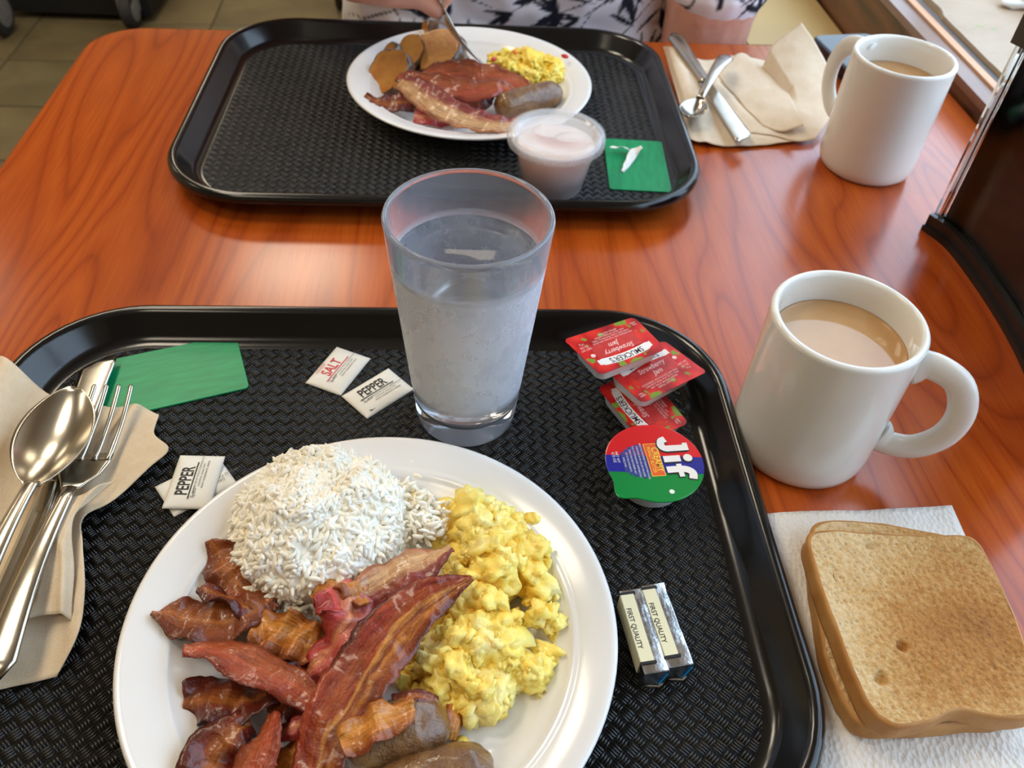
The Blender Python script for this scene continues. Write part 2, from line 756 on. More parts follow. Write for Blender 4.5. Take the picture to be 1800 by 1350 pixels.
wall('wall_left', [(U0-10, U0, V0, V1, FLOORZ, ZC)], M_WALL, 'plain warm beige wall across the dining room')
wall('wall_back', [(U0, U1+30, V1, V1+10, FLOORZ, ZC)], M_WALL, 'plain warm beige wall at the far end')
wall('wall_front', [(U0, U1+30, V0-10, V0, FLOORZ, ZC)], M_WALL, 'plain warm beige wall behind the near seat')
wall('wall_right', [(U1+1.6, U1+30, V0, V1, FLOORZ, -0.6), (U1+8, U1+30, V0, V1, 118, ZC),
                    (U1+8, U1+30, V0, -60, -0.6, 118), (U1+8, U1+30, 215, V1, -0.6, 118)], M_WALL,
     'beige wall with a long window beside the table')
o = mobj('wall_right_panelling', *box(U1, U1+1.6, V0, V1, FLOORZ, 1.8), M_PANEL, rotz=TA, smooth=False)
tag(o, 'dark stained wood panelling below the window ledge', 'wall', kind='structure')
o = mobj('ceiling', *box(U0, U1+30, V0, V1, ZC, ZC+8), M_CEIL, rotz=TA, smooth=False)
tag(o, 'off-white dining room ceiling', 'ceiling', kind='structure')
# window ledge: stool, raw edge, track, gap, peeling sill
o = mobj('trim_1', *box(U1-0.05, U1+2.1, V0, V1, 1.0, 1.9), M_STOOL, rotz=TA, smooth=False)
tag(o, 'wood ledge cap with a greyish sheen painted in', 'trim', kind='structure')
o = mobj('trim_2', *box(U1+2.1, U1+3.0, V0, V1, 0.6, 2.15), M_RAW, rotz=TA, smooth=False)
tag(o, 'pale raw wood edge strip on the ledge', 'trim', kind='structure')
o = mobj('trim_3', *box(U1+3.0, U1+4.6, V0, V1, 0.2, 1.6), M_TRACK, rotz=TA, smooth=False)
tag(o, 'dark brown strip along the sill', 'trim', kind='structure')
rg = random.Random(8)
top, bot = [], []
edge = []
nseg = 420
for i in range(nseg+1):
    v = -60+275*i/nseg
    n = noise.noise(Vector((v*0.16, 1.3, 0)))
    n2 = noise.noise(Vector((v*0.9, 7.3, 0)))
    edge.append((U1+4.85+max(0, n-0.25)*1.8+0.08*n2, v))
rA = [(e[0], e[1], 2.0) for e in edge]+[(U1+16.0, e[1], 2.3) for e in reversed(edge)]
rB = [(p[0], p[1], -0.5) for p in rA]
o = mobj('window_sill', *loft([rB, rA]), M_PEEL, rotz=TA, smooth=False)
tag(o, 'cream painted window sill with peeling chipped edge', 'window sill', kind='structure')
o = mobj('trim_4', *box(U1+4.5, U1+7.6, V0, V1, -0.6, 1.1), M_PEEL, rotz=TA, smooth=False)
tag(o, 'bare greenish edge under the peeling sill', 'trim', kind='structure')
p = at(1782, 8, 2.6)
b = MB()
b.add(blob((0, 0, 0.5), (1.6, 1.1, 0.55), 2, 0.35, 1.1, 41))
tag(b.build('plaster_lump', M_WHITEPAINT, loc=(p[0], p[1], 2.2)), 'white lump of broken plaster on the peeling sill', 'plaster')
win = thing('window_1', 'long window with white frame beside the table', 'window', T(0, 0, 0), TA)
win['kind'] = 'structure'
bw = MB()
bw.add(box(U1+16, U1+20, -60, 215, -0.5, 5.0)).add(box(U1+16, U1+20, -60, 215, 114, 118))
for vv in (-60, 28, 120, 211):
    bw.add(box(U1+16, U1+20, vv, vv+4, 5, 114))
bw.build('window_frame', M_WHITEPAINT, win, smooth=False)
gl = NT('window_glass')
gl.base((1, 1, 1, 1))
gl.set(rough=0.02)
see_through(gl, 0.95)
for vv in (-56, 32, 124):
    mobj('pane', *box(U1+17.8, U1+18.1, vv, vv+88, 5, 114), gl.m, win, smooth=False)

# ---- ceiling light panels
M_LAMP = NT('warm_light_panel')
M_LAMP.base((0.9, 0.85, 0.7, 1))
M_LAMP.p.inputs['Emission Color'].default_value = (1.0, 0.82, 0.55, 1)
M_LAMP.p.inputs['Emission Strength'].default_value = 1.5
M_LAMPF = plain('lamp_frame_white', (220, 220, 216), 0.5)
for lu, lv in LAMP_POS:  # includes the added fill panel behind the camera
    t = thing('ceiling_light', 'square warm light panel set in the dining room ceiling', 'ceiling light', T(lu, lv, 197.5), TA, 'ceiling light panels')
    b = MB()
    b.add(box(-32, 32, 28.5, 32, -1.2, 2.4)).add(box(-32, 32, -32, -28.5, -1.2, 2.4)).add(box(-32, -28.5, -28.5, 28.5, -1.2, 2.4)).add(box(28.5, 32, -28.5, 28.5, -1.2, 2.4))
    b.build('frame', M_LAMPF, t, smooth=False)
    mobj('diffuser', *box(-28.5, 28.5, -28.5, 28.5, 0.2, 1.2), M_LAMP.m, t, smooth=False)

# ---- dining table
UL, UR, VN, VF = -38.0, 53.0, -6.0, 93.3
tbl = thing('dining_table', 'cherry wood laminate dining table with rounded corners against the wood panelling', 'table', T((UL+UR)/2, (VN+VF)/2, FLOORZ), TA)
TZ = -FLOORZ
tw, td = UR-UL, VF-VN


def table_ring(inset, z):
    """rounded far-left and near-left corners, nearly square on the wall side"""
    pts = []
    for sx, sy, a0, r in ((1, 1, 0, 1.5), (-1, 1, 90, 5.5), (-1, -1, 180, 5.5), (1, -1, 270, 1.5)):
        rr = max(r-inset, 0.2)
        for i in range(9):
            a = math.radians(a0+90*i/8)
            pts.append((sx*(tw/2-inset-rr)+rr*math.cos(a), sy*(td/2-inset-rr)+rr*math.sin(a), z))
    return pts


mobj('tabletop', *loft([table_ring(0.4, TZ-3.2), table_ring(0, TZ-2.9), table_ring(0, TZ-0.35), table_ring(0.12, TZ-0.08), table_ring(0.4, TZ)]),
     M_TABLE, tbl, flat_angle=0.9)
mobj('pedestal', *lathe([(0, 3.5), (5.2, 3.5), (4.2, 8), (4, 40), (4.2, 66), (9, 70), (18, 71.8), (0, 71.8)], 32), M_BLACKPL, tbl)
bb = MB()
for a in range(4):
    q = math.radians(45+90*a)
    bb.add(tube([(0, 0, 3.2), (20*math.cos(q), 20*math.sin(q), 2.6), (34*math.cos(q), 34*math.sin(q), 1.5)], [3.0, 2.4, 1.5], 10))
bb.build('foot', M_BLACKPL, tbl)

# ---- serving trays
TRW, TRD, TRR = 45.0, 34.4, 7.6
TRAYZ = 0.42                 # height of a tray's floor above the table


def tray(label, loc, rz):
    t = thing('serving_tray', label, 'tray', loc, rz, 'black cafeteria trays')
    prof = [(2.7, 0.0), (2.3, 0.06), (1.9, 0.4), (0.72, 1.55), (0.30, 1.72), (0.06, 1.55), (0.0, 1.62), (0.02, 1.95), (0.18, 2.2), (0.42, 2.31), (0.66, 2.25), (0.86, 2.05),
            (1.62, 0.85), (1.9, 0.58), (2.25, 0.45), (2.5, TRAYZ)]
    rings = [rrect(TRW-2*i, TRD-2*i, TRR-i, 14, z) for i, z in prof]
    v, f = loft(rings, True, False)
    mobj('rim', v, f, M_TRAYRIM, t)
    v, f = loft([rrect(TRW-5.0, TRD-5.0, TRR-2.5, 14, 0.1), rrect(TRW-4.96, TRD-4.96, TRR-2.48, 14, TRAYZ)], True, True)
    mobj('floor_panel', v, f, M_WEAVE, t, smooth=False)
    return t


TR1 = (-7.71, 26.46, 0)
TR2 = (-8.42, 73.7, 0)
tray('black basket-weave tray carrying the water glass and the rice plate', TR1, 0.092)
tray('black basket-weave tray carrying the potato plate and the pink dressing cup', TR2, 0.085)

# ---- plates
PLATE_PROF = [(0, 0.0), (6.9, 0.0), (7.2, 0.12), (8.2, 0.62), (9.2, 1.15), (11.3, 1.95), (11.62, 2.15), (11.68, 2.27), (11.55, 2.34), (11.3, 2.30),
              (10.2, 1.98), (9.95, 1.86), (9.8, 1.80), (9.62, 1.80), (9.45, 1.62), (9.2, 1.42), (9.05, 1.36), (8.6, 1.02), (8.1, 0.72), (7.5, 0.56), (6.5, 0.50), (0, 0.46)]


def plate(label, x, y):
    v, f = lathe(PLATE_PROF, 128)
    o = mobj('dinner_plate', v, f, M_PLATE, None, (x, y, TRAYZ))
    return tag(o, label, 'plate', 'white dinner plates')


PL1 = (-5.78, 19.89)
PL2 = (-6.07, 77.29)
plate('round white plate holding rice, bacon and scrambled egg', *PL1)
plate('round white plate holding potato wedges, bacon and scrambled egg', *PL2)
PZ = TRAYZ+0.5


# ---- mugs
def mug(label, x, y, handle_ang, coffee_z):
    t = thing('coffee_mug', label, 'mug', (x, y, 0), handle_ang, 'white coffee mugs')
    R, H = 4.25, 10.4
    prof = [(0, 0.25), (3.3, 0.25), (3.4, 0.0), (3.7, 0.0), (4.05, 0.35), (4.2, 0.9), (R, 1.8), (R, H-0.35), (R+0.02, H-0.15), (R-0.08, H-0.02), (R-0.22, H), (R-0.38, H-0.06), (R-0.45, H-0.25),
            (R-0.50, H-0.9), (R-0.52, 1.6), (3.4, 0.9), (0, 0.8)]
    mobj('body', *lathe(prof, 96), M_MUG, t)
    path = cr([(3.95, 0, 8.7), (5.0, 0, 9.0), (6.5, 0, 8.4), (7.35, 0, 6.6), (7.2, 0, 4.6), (6.2, 0, 3.1), (4.9, 0, 2.6), (3.95, 0, 2.9)], 40)
    rad = [0.95-0.18*math.sin(math.pi*i/39)+(0.35*(1-i/4) if i < 4 else 0)+(0.35*(1-(39-i)/4) if i > 35 else 0) for i in range(40)]
    mobj('handle', *tube(path, rad, 20, 0.62, (0, 1, 0)), M_MUG, t)
    cz = coffee_z
    mobj('coffee', *lathe([(0, cz-0.5), (R-0.62, cz-0.5), (R-0.51, cz+0.03), (R-0.6, cz-0.01), (R-0.75, cz-0.03), (0, cz-0.03)], 72), M_COFFEE, t)
    return t


mug('white mug of milky coffee between the near tray and the toast', 18.19, 35.85, math.radians(-24), 8.5)
mug('white mug of milky coffee beside the smartphone and rumpled tan napkin', 31.04, 70.91, math.radians(117), 8.2)

# ---- tumbler of water
def tumbler():
    gx, gy = -2.775, 35.918
    t = thing('water_tumbler', 'clear tapered tumbler of water misted with condensation', 'glass', (gx, gy, TRAYZ+0.02))
    H = 14.85
    g = NT('clear_tumbler_plastic')
    z = t_z = None
    tc = g.add('ShaderNodeTexCoord')
    sp = g.add('ShaderNodeSeparateXYZ')
    g.link(tc.outputs['Object'], sp.inputs[0])
    hz = sp.outputs[2]
    n = g.noise(g.coord('Object', (70, 70, 45)), 1.0, 6, 0.7)
    # mist covers the outside from just above the base up to a little under the water line
    lo = g.ramp(g.math('MULTIPLY', hz, 1.0/0.15, True), [(0.0, (0, 0, 0, 1)), (0.19, (0, 0, 0, 1)), (0.24, (1, 1, 1, 1)), (0.80, (1, 1, 1, 1)), (0.84, (0.12, 0.12, 0.12, 1)), (1.0, (0, 0, 0, 1))])
    mk = g.ramp(n, [(0.25, (0.62, 0.62, 0.62, 1)), (0.75, (1, 1, 1, 1))])
    mist = g.mix(1.0, lo, mk, 'MULTIPLY')
    g.base((0.97, 0.98, 1.0, 1))
    g.set(rough=g.math('ADD', g.math('MULTIPLY', mist, 0.32), 0.015), trans=1.0, ior=1.40)
    g.bump(g.mix(1.0, mist, g.noise(g.coord('Object', (500, 500, 400)), 1.0, 3), 'MULTIPLY'), 0.5, 0.0005)
    df = g.add('ShaderNodeBsdfDiffuse')
    df.inputs['Color'].default_value = (0.86, 0.90, 1.0, 1)
    mx = g.add('ShaderNodeMixShader')
    g.link(g.math('ADD', g.math('MULTIPLY', mist, 0.58), 0.09), mx.inputs[0])
    g.link(g.p.outputs[0], mx.inputs[1])
    g.link(df.outputs[0], mx.inputs[2])
    g.link(mx.outputs[0], g.n['Material Output'].inputs['Surface'])
    ro = lambda zz: 3.02+(4.42-3.02)*(zz/H)
    prof = [(0, 0.12), (2.5, 0.12), (2.65, 0.0), (2.85, 0.02), (3.0, 0.25), (ro(0.8), 0.8), (ro(2.2), 2.2), (ro(2.32)-0.05, 2.3), (ro(2.45), 2.42), (ro(5), 5), (ro(10), 10), (ro(14.4), 14.4), (ro(14.7)+0.0, 14.7),
            (ro(H)-0.06, 14.82), (ro(H)-0.16, H), (ro(H)-0.26, 14.80), (ro(H)-0.32, 14.6), (ro(10)-0.30, 10), (ro(5)-0.30, 5), (ro(2.2)-0.32, 2.2), (ro(1.6)-0.6, 1.55), (0, 1.4)]
    mobj('wall', *lathe(prof, 96), g.m, t)
    wm = NT('cold_water')
    wm.base((0.97, 0.985, 1.0, 1))
    wm.set(rough=0.0, trans=1.0, ior=1.33)
    wz = 12.5-TRAYZ
    ri = lambda zz: ro(zz)-0.285
    wp = [(0, 1.385), (ro(1.6)-0.58, 1.535), (ri(2.2), 2.2), (ri(5), 5), (ri(10), 10), (ri(wz), wz+0.08), (ri(wz)-0.12, wz), (0, wz)]
    mobj('water', *lathe(wp, 96), wm.m, t)


tumbler()

# ================================================================== food on the near plate
# ---- rice
M_RICE = NT('steamed_rice')
oi = M_RICE.noise(M_RICE.coord('Object', (90, 90, 90)), 1.0, 2)
M_RICE.base(M_RICE.ramp(oi, [(0.3, L((247, 240, 220))), (0.7, L((254, 252, 244)))]))
M_RICE.set(rough=0.42)
M_RICE = M_RICE.m


def grain(c, d, ln, r, bend, rng):
    """one rice grain: 5 rings of 6"""
    d = Vector(d).normalized()
    s = d.orthogonal().normalized()
    b = d.cross(s)
    rings = []
    for k, (tt, rr) in enumerate(((-0.5, 0.35), (-0.32, 0.85), (0.0, 1.0), (0.32, 0.88), (0.5, 0.35))):
        p = Vector(c)+d*(tt*ln)+s*(bend*(0.25-tt*tt))
        rings.append([tuple(p+s*(rr*r*math.cos(j*math.pi/3))+b*(rr*r*0.85*math.sin(j*math.pi/3))) for j in range(6)])
    return loft(rings)


def rice_h(x, y):
    """height of the mound above the plate at a point relative to its middle"""
    rr = math.hypot(x/4.75, y/4.9)
    h = 4.0*math.sqrt(max(0.0, 1-rr**2.3))
    return h*(1+0.22*noise.noise(Vector((x*0.42, y*0.42, 2.0)))+0.10*noise.noise(Vector((x*1.1, y*1.1, 5.0))))


RC = (-9.65, 25.6)
mb = MB()
cols = 44
rings = []
for k in range(15):
    q = k/14.0
    rr = 1.0-q
    ring = []
    for j in range(cols):
        a = 2*math.pi*j/cols
        x, y = 4.55*rr*math.cos(a), 4.7*rr*math.sin(a)
        ring.append((RC[0]+x, RC[1]+y, PZ-0.05+max(0.0, rice_h(x, y)+0.01)))
    rings.append(ring)
mb.add(loft(rings, True, True))
rng = random.Random(11)
cnt = 0
while cnt < 2100:
    a, q = rng.uniform(0, 2*math.pi), math.sqrt(rng.random())*1.01
    x, y = 4.75*q*math.cos(a), 4.9*q*math.sin(a)
    h = rice_h(x, y)
    if q > 0.93:
        h = rng.uniform(0.05, 1.0)
    hx = (rice_h(x+0.1, y)-rice_h(x-0.1, y))/0.2
    hy = (rice_h(x, y+0.1)-rice_h(x, y-0.1))/0.2
    nrm = Vector((-hx, -hy, 1)).normalized()
    if abs(hx)+abs(hy) > 1.0 and rng.random() < 0.5:
        h = max(0.1, h-rng.uniform(0, 0.9))
    d = Vector((rng.gauss(0, 1), rng.gauss(0, 1), rng.gauss(0, 1)))
    d = d-nrm*d.dot(nrm)*rng.uniform(0.45, 1.0)
    off = rng.uniform(-0.10, 0.10)
    mb.add(grain((RC[0]+x+nrm.x*off, RC[1]+y+nrm.y*off, PZ+h+nrm.z*off), d, rng.uniform(0.55, 0.9), rng.uniform(0.12, 0.16), rng.uniform(0, 0.3), rng))
    cnt += 1
for _ in range(650):
    a, q = rng.uniform(0, 2*math.pi), rng.uniform(0.93, 0.99)
    zz = rng.uniform(0.1, 2.2)
    q -= 0.035*zz
    d = (rng.gauss(0, 1)-math.cos(a), rng.gauss(0, 1)-math.sin(a), rng.gauss(0, 1))
    mb.add(grain((RC[0]+4.75*q*math.cos(a), RC[1]+4.9*q*math.sin(a), PZ+zz), d, rng.uniform(0.55, 0.9), rng.uniform(0.12, 0.16), rng.uniform(0, 0.3), rng))
# the loose fringe that runs from the mound towards the egg, and by the bacon
for (px, py, zz, sp, n) in ((722, 900, 1.9, 0.95, 330), (750, 912, 2.5, 0.7, 160), (435, 1040, 1.6, 0.5, 20), (470, 1060, 1.6, 0.5, 26), (620, 1045, 1.5, 0.8, 60), (680, 1010, 1.3, 0.7, 50)):
    c = at(px, py, zz)
    for _ in range(n):
        d = (rng.gauss(0, 1), rng.gauss(0, 1), rng.gauss(0, 0.5))
        mb.add(grain((c[0]+rng.gauss(0, sp*0.6), c[1]+rng.gauss(0, sp*0.8), max(PZ+0.15, zz+rng.gauss(0, 0.35))), d, rng.uniform(0.5, 0.8), rng.uniform(0.105, 0.14), rng.uniform(0, 0.3), rng))
a = np.array(mb.v)
c0 = (RC[0], RC[1], float(a[:, 2].min()))
mb.v = [(p[0]-c0[0], p[1]-c0[1], p[2]-c0[2]) for p in mb.v]
o = mb.build('steamed_rice', M_RICE, loc=c0)
tag(o, 'mound of steamed white rice grains on the near plate', 'rice', kind='stuff')
for k, (px, py, zz) in enumerate(((712, 790, 2.45), (722, 812, 2.3))):
    p = at(px, py, zz)
    v, f = grain(p, (1, 0.4-k, 0), 0.5, 0.13, 0.1, rng)
    wobj('rice_grain', v, f, M_RICE, 'loose white rice grain on the bare rim of the plate', 'rice grain', 'stray rice grains on the plate rim')


# ---- scrambled egg
def egg_mat(name, c1, c2, c3):
    t = NT(name)
    v = t.coord()
    n = t.noise(v, 60, 4, 0.6)
    n2 = t.noise(v, 300, 4, 0.6)
    t.base(t.ramp(n, [(0.30, L(c1)), (0.5, L(c2)), (0.72, L(c3))]))
    t.set(rough=0.36)
    t.bump(t.mix(0.5, n2, t.noise(v, 130, 4, 0.6)), 0.7, 0.0016)
    return t.m


M_EGG = egg_mat('scrambled_egg', (250, 204, 74), (254, 228, 112), (255, 240, 168))
M_EGG2 = egg_mat('bright_scrambled_egg', (250, 206, 62), (254, 228, 100), (255, 240, 150))


def curds(specs, rng, sub=3):
    b = MB()
    for (c, r) in specs:
        rr = tuple(r*rng.uniform(0.7, 1.35) for _ in range(2))+(r*rng.uniform(0.55, 0.95),)
        R = rotm(rng.uniform(-0.6, 0.6), rng.uniform(-0.6, 0.6), rng.uniform(0, 6.28))
        b.add(blob(c, rr, sub, 0.75, 1.5, rng.uniform(0, 50), R, 4))
    return b


def egg_pile(name, path, mat, label, seed, n, rmin=0.4, rmax=1.05):
    """path: list of (x, y, half width, height) along the heap, world cm"""
    rng = random.Random(seed)
    sp = []
    P = cr([(p[0], p[1], p[2], p[3]) for p in path], 60)
    for _ in range(n):
        k = rng.randrange(60)
        p = P[k]
        q = P[min(k+1, 59)]-P[max(k-1, 0)]
        nx, ny = -q[1], q[0]
        ln = math.hypot(nx, ny)+1e-9
        s = rng.uniform(-1, 1)
        hh = p[3]*(1-abs(s)**2.2)*rng.uniform(0.35, 1.0)
        r = rng.uniform(rmin, rmax)*(1-0.35*abs(s))
        sp.append(((p[0]+nx/ln*s*(p[2]-0.3), p[1]+ny/ln*s*(p[2]-0.3), max(PZ+0.25*r, PZ+hh-0.35*r)), r))
    b = curds(sp, rng)
    a = np.array(b.v)
    zmin = PZ-0.03
    c0 = (float(a[:, 0].mean()), float(a[:, 1].mean()), zmin)
    b.v = [(p[0]-c0[0], p[1]-c0[1], max(p[2], zmin)-c0[2]) for p in b.v]
    o = b.build(name, mat, loc=c0)
    return tag(o, label, 'scrambled egg', kind='stuff')


def w4(px, py, z, hw, h):
    p = at(px, py, z)
    return (p[0], p[1], hw, h)


egg_pile('scrambled_egg', [w4(815, 900, 2.0, 1.9, 2.4), w4(868, 955, 2.0, 2.9, 2.7), w4(890, 1030, 2.0, 3.6, 2.9), w4(855, 1115, 2.0, 4.1, 2.8), w4(835, 1185, 1.8, 3.6, 2.2), w4(860, 1240, 1.4, 1.6, 1.7)],
         M_EGG, 'heap of soft yellow scrambled egg beside the rice', 5, 390, 0.32, 0.95)
b = MB()
p = at(936, 912, 2.3)
b.add(blob((0, 0, 0.3), (0.42, 0.36, 0.34), 3, 0.5, 1.6, 3))
o = b.build('egg_crumb', M_EGG, loc=(p[0], p[1], 2.05))
tag(o, 'small yellow egg crumb alone on the plate rim', 'egg crumb')
for k, (px, py) in enumerate(((735, 872), (722, 888))):
    p = at(px, py, 2.0)
    b = MB()
    b.add(blob((0, 0, 0.25), (0.34-0.06*k, 0.28, 0.22), 2, 0.4, 1.4, 9+k))
    o = b.build('egg_crumb', M_EGG, loc=(p[0], p[1], 1.75))
    tag(o, ('larger' if k == 0 else 'smaller')+' yellow egg crumb on the loose rice fringe', 'egg crumb', 'egg crumbs in the rice')
p = at(812, 1305, 1.2)
b = MB()
b.add(blob((0, 0, 0.2), (0.4, 0.32, 0.26), 2, 0.4, 1.4, 21))
tag(b.build('egg_crumb', M_EGG, loc=(p[0], p[1], PZ)), 'small pale egg crumb beside the sausage links', 'egg crumb')


# ---- bacon
def bacon_mat(name, stops, rough=0.30, dark=0.5, coat=0.35, bump=0.8):
    t = NT(name)
    uvn = t.add('ShaderNodeUVMap')
    mp = t.add('ShaderNodeMapping')
    mp.inputs['Scale'].default_value = (0.35, 1.0, 1.0)
    t.link(uvn.outputs[0], mp.inputs['Vector'])
    n = t.noise(mp.outputs['Vector'], 3.2, 3, 0.6)
    sp = t.add('ShaderNodeSeparateXYZ')
    t.link(uvn.outputs[0], sp.inputs[0])
    f = t.math('ADD', sp.outputs[1], t.math('MULTIPLY', t.math('SUBTRACT', n, 0.5), 0.55))
    c = t.ramp(f, [(p, L(q)) for p, q in stops])
    sn = t.noise(t.coord('Object', (260, 260, 260)), 1.0, 4, 0.65)
    mp2 = t.add('ShaderNodeMapping')
    mp2.inputs['Scale'].default_value = (2.2, 16.0, 1.0)
    t.link(uvn.outputs[0], mp2.inputs['Vector'])
    fs = t.noise(mp2.outputs['Vector'], 1.0, 3, 0.6, 0.6)
    c = t.mix(0.8, c, t.ramp(fs, [(0.34, (0.55, 0.42, 0.34, 1)), (0.50, (1, 1, 1, 1)), (0.66, (1.25, 1.12, 0.95, 1))]), 'MULTIPLY')
    ch = t.noise(t.coord('Object', (55, 55, 55)), 1.0, 3)
    c = t.mix(dark, c, t.ramp(ch, [(0.35, (0.36, 0.25, 0.19, 1)), (0.62, (0.96, 0.94, 0.92, 1))]), 'MULTIPLY')
    t.base(c)
    t.set(rough=rough, coat=coat, coatr=0.12, spec=0.35)
    t.bump(t.mix(0.4, sn, t.noise(t.coord('Object', (700, 700, 700)), 1.0, 3)), bump, 0.0014)
    return t.m


BROWN = bacon_mat('crisp_brown_bacon', [(0.0, (124, 56, 22)), (0.25, (152, 80, 34)), (0.5, (176, 104, 46)), (0.75, (134, 64, 28)), (1.0, (104, 46, 20))])
MAROON = bacon_mat('dark_maroon_bacon', [(0.0, (92, 34, 18)), (0.3, (122, 48, 26)), (0.55, (168, 98, 40)), (0.7, (116, 38, 22)), (1.0, (80, 28, 18))])
STREAK = bacon_mat('streaky_bacon', [(0.0, (112, 46, 22)), (0.14, (140, 62, 20)), (0.28, (190, 118, 44)), (0.35, (124, 46, 18)), (0.44, (204, 140, 66)), (0.52, (140, 50, 20)), (0.62, (158, 72, 28)), (0.78, (132, 36, 18)), (0.92, (156, 62, 30)), (1.0, (92, 28, 16))], dark=0.45)
PINK = bacon_mat('pink_bacon', [(0.0, (168, 60, 56)), (0.3, (208, 98, 92)), (0.5, (224, 150, 112)), (0.7, (198, 76, 78)), (1.0, (160, 50, 50))], dark=0.25, rough=0.28)
RUST = bacon_mat('rust_red_bacon', [(0.0, (134, 60, 28)), (0.35, (166, 82, 44)), (0.6, (176, 80, 52)), (1.0, (130, 48, 30))], dark=0.3)
PALEFAT = bacon_mat('pale_fat_bacon', [(0.0, (128, 52, 50)), (0.3, (150, 70, 62)), (0.45, (206, 160, 116)), (0.75, (216, 176, 132)), (1.0, (170, 104, 74))], dark=0.2)
AMBER = bacon_mat('amber_bacon', [(0.0, (176, 104, 36)), (0.4, (206, 140, 58)), (0.7, (190, 116, 46)), (1.0, (134, 60, 30))], dark=0.2)


def ribbon(path, width, roll=(0, 0), th=0.24, ruf=0.12, lam=2.2, seed=0, n=72, mcr=13, rag=0.14):
    """wavy strip: path of (x, y, z), width list (full), roll list in degrees"""
    P = cr(path, n)
    W = [float(q[0]) for q in cr([(x,) for x in width], n)]
    Rl = [math.radians(float(q[0])) for q in cr([(x,) for x in roll], n)]
    rng = random.Random(seed)
    ph = rng.uniform(0, 6)
    top, bot, uv = [], [], []
    s = 0.0
    for i, p in enumerate(P):
        if i:
            s += np.linalg.norm(P[i]-P[i-1])
        t = P[min(i+1, n-1)]-P[max(i-1, 0)]
        t /= np.linalg.norm(t)+1e-9
        sd = np.cross(t, np.array([0, 0, 1.0]))
        sd /= np.linalg.norm(sd)+1e-9
        nr = np.cross(sd, t)
        c, q = math.cos(Rl[i]), math.sin(Rl[i])
        sd, nr = c*sd+q*nr, -q*sd+c*nr
        for j in range(mcr):
            wv = -1+2*j/(mcr-1)
            hw = W[i]/2*(1+rag*noise.noise(Vector((s*1.1, wv*0.6+seed, seed*1.7)))+0.09*noise.noise(Vector((s*4.5, seed*0.3, math.copysign(1.0, wv)*seed)))*abs(wv))
            hgt = ruf*math.sin(2*math.pi*s/lam+ph+1.3*wv)*(0.3+0.9*abs(wv)) + 0.75*ruf*noise.noise(Vector((s*2.0, wv*2.0, seed))) + 0.05*noise.noise(Vector((s*5.0, wv*4.0, seed+3)))
            e = p+sd*(wv*hw)+nr*hgt
            tk = th*(1-0.75*abs(wv)**3)
            top.append(tuple(e+nr*tk/2))
            bot.append(tuple(e-nr*tk/2))
            uv.append((s*0.25, 0.5+0.5*wv))
    N = n*mcr
    v = top+bot
    f = []
    for i in range(n-1):
        for j in range(mcr-1):
            a = i*mcr+j
            f.append((a, a+1, a+mcr+1, a+mcr))
            f.append((N+a, N+a+mcr, N+a+mcr+1, N+a+1))
        a = i*mcr
        f.append((a, a+mcr, N+a+mcr, N+a))
        a = i*mcr+mcr-1
        f.append((a+mcr, a, N+a, N+a+mcr))
    for j in range(mcr-1):
        f.append((j+1, j, N+j, N+j+1))
        a = (n-1)*mcr+j
        f.append((a, a+1, N+a+1, N+a))
    return v, f, uv+uv


def bacon(pxs, width, mat, label, roll=(0, 0), group='bacon pieces on the near plate', **kw):
    path = [at(*p) for p in pxs]
    v, f, uv = ribbon(path, width, roll, **kw)
    return wobj('bacon_strip', v, f, mat, label, 'bacon', group, uv=uv)


bacon([(372, 950, 2.6), (392, 985, 2.4), (420, 1020, 2.2), (445, 1045, 1.7)], [0.5, 2.3, 2.6, 1.4], BROWN, 'crisp brown leaf-shaped bacon piece resting against the rice', roll=(-25, -10, 20), seed=1, ruf=0.22, lam=1.7)
bacon([(267, 1078, 2.5), (320, 1085, 2.3), (375, 1092, 2.2), (430, 1078, 2.3), (482, 1052, 2.1)], [0.5, 2.3, 2.7, 2.0, 1.1], BROWN, 'crisp brown bacon piece with its pointed tip over the plate rim', roll=(10, 15, -5, -20), seed=2, ruf=0.2, lam=2.0)
bacon([(350, 1040, 2.4), (385, 1046, 2.6), (420, 1062, 2.5), (450, 1085, 2.2)], [0.5, 1.2, 1.4, 0.9], MAROON, 'narrow dark curl of bacon lying over the crisp brown pieces', roll=(30, 45, 20), seed=3, ruf=0.2)
bacon([(447, 1105, 2.0), (490, 1110, 2.2), (530, 1125, 2.3), (575, 1150, 2.0)], [1.6, 2.3, 2.2, 1.2], AMBER, 'crumpled golden bacon piece between the rice and the pink fold', roll=(10, -15, 10), seed=4, ruf=0.3, lam=1.3)
bacon([(560, 1040, 2.5), (600, 1050, 3.2), (618, 1085, 3.3), (598, 1125, 3.0), (570, 1165, 2.4), (555, 1190, 1.6)], [1.4, 2.8, 3.0, 2.6, 1.9, 1.0], PINK, 'thick folded piece of glossy pink bacon next to the rice', roll=(0, 30, 10, -25, 0), seed=5, ruf=0.35, lam=2.2, th=0.7)
bacon([(548, 1052, 2.8), (585, 1030, 3.2), (625, 1040, 3.4), (640, 1065, 3.2)], [1.2, 1.6, 1.5, 0.9], AMBER, 'pale orange curl of fat on top of the pink bacon fold', roll=(20, 40, 10), seed=6, ruf=0.25, lam=1.4, th=0.4)
bacon([(793, 966, 3.6), (755, 985, 3.6), (700, 1012, 3.3), (655, 1038, 3.1), (610, 1062, 2.9)], [0.9, 1.9, 2.1, 2.0, 1.3], PALEFAT, 'maroon and cream bacon strip lying between rice and egg', roll=(-20, -10, 10, 20), seed=7, ruf=0.2, lam=2.6)
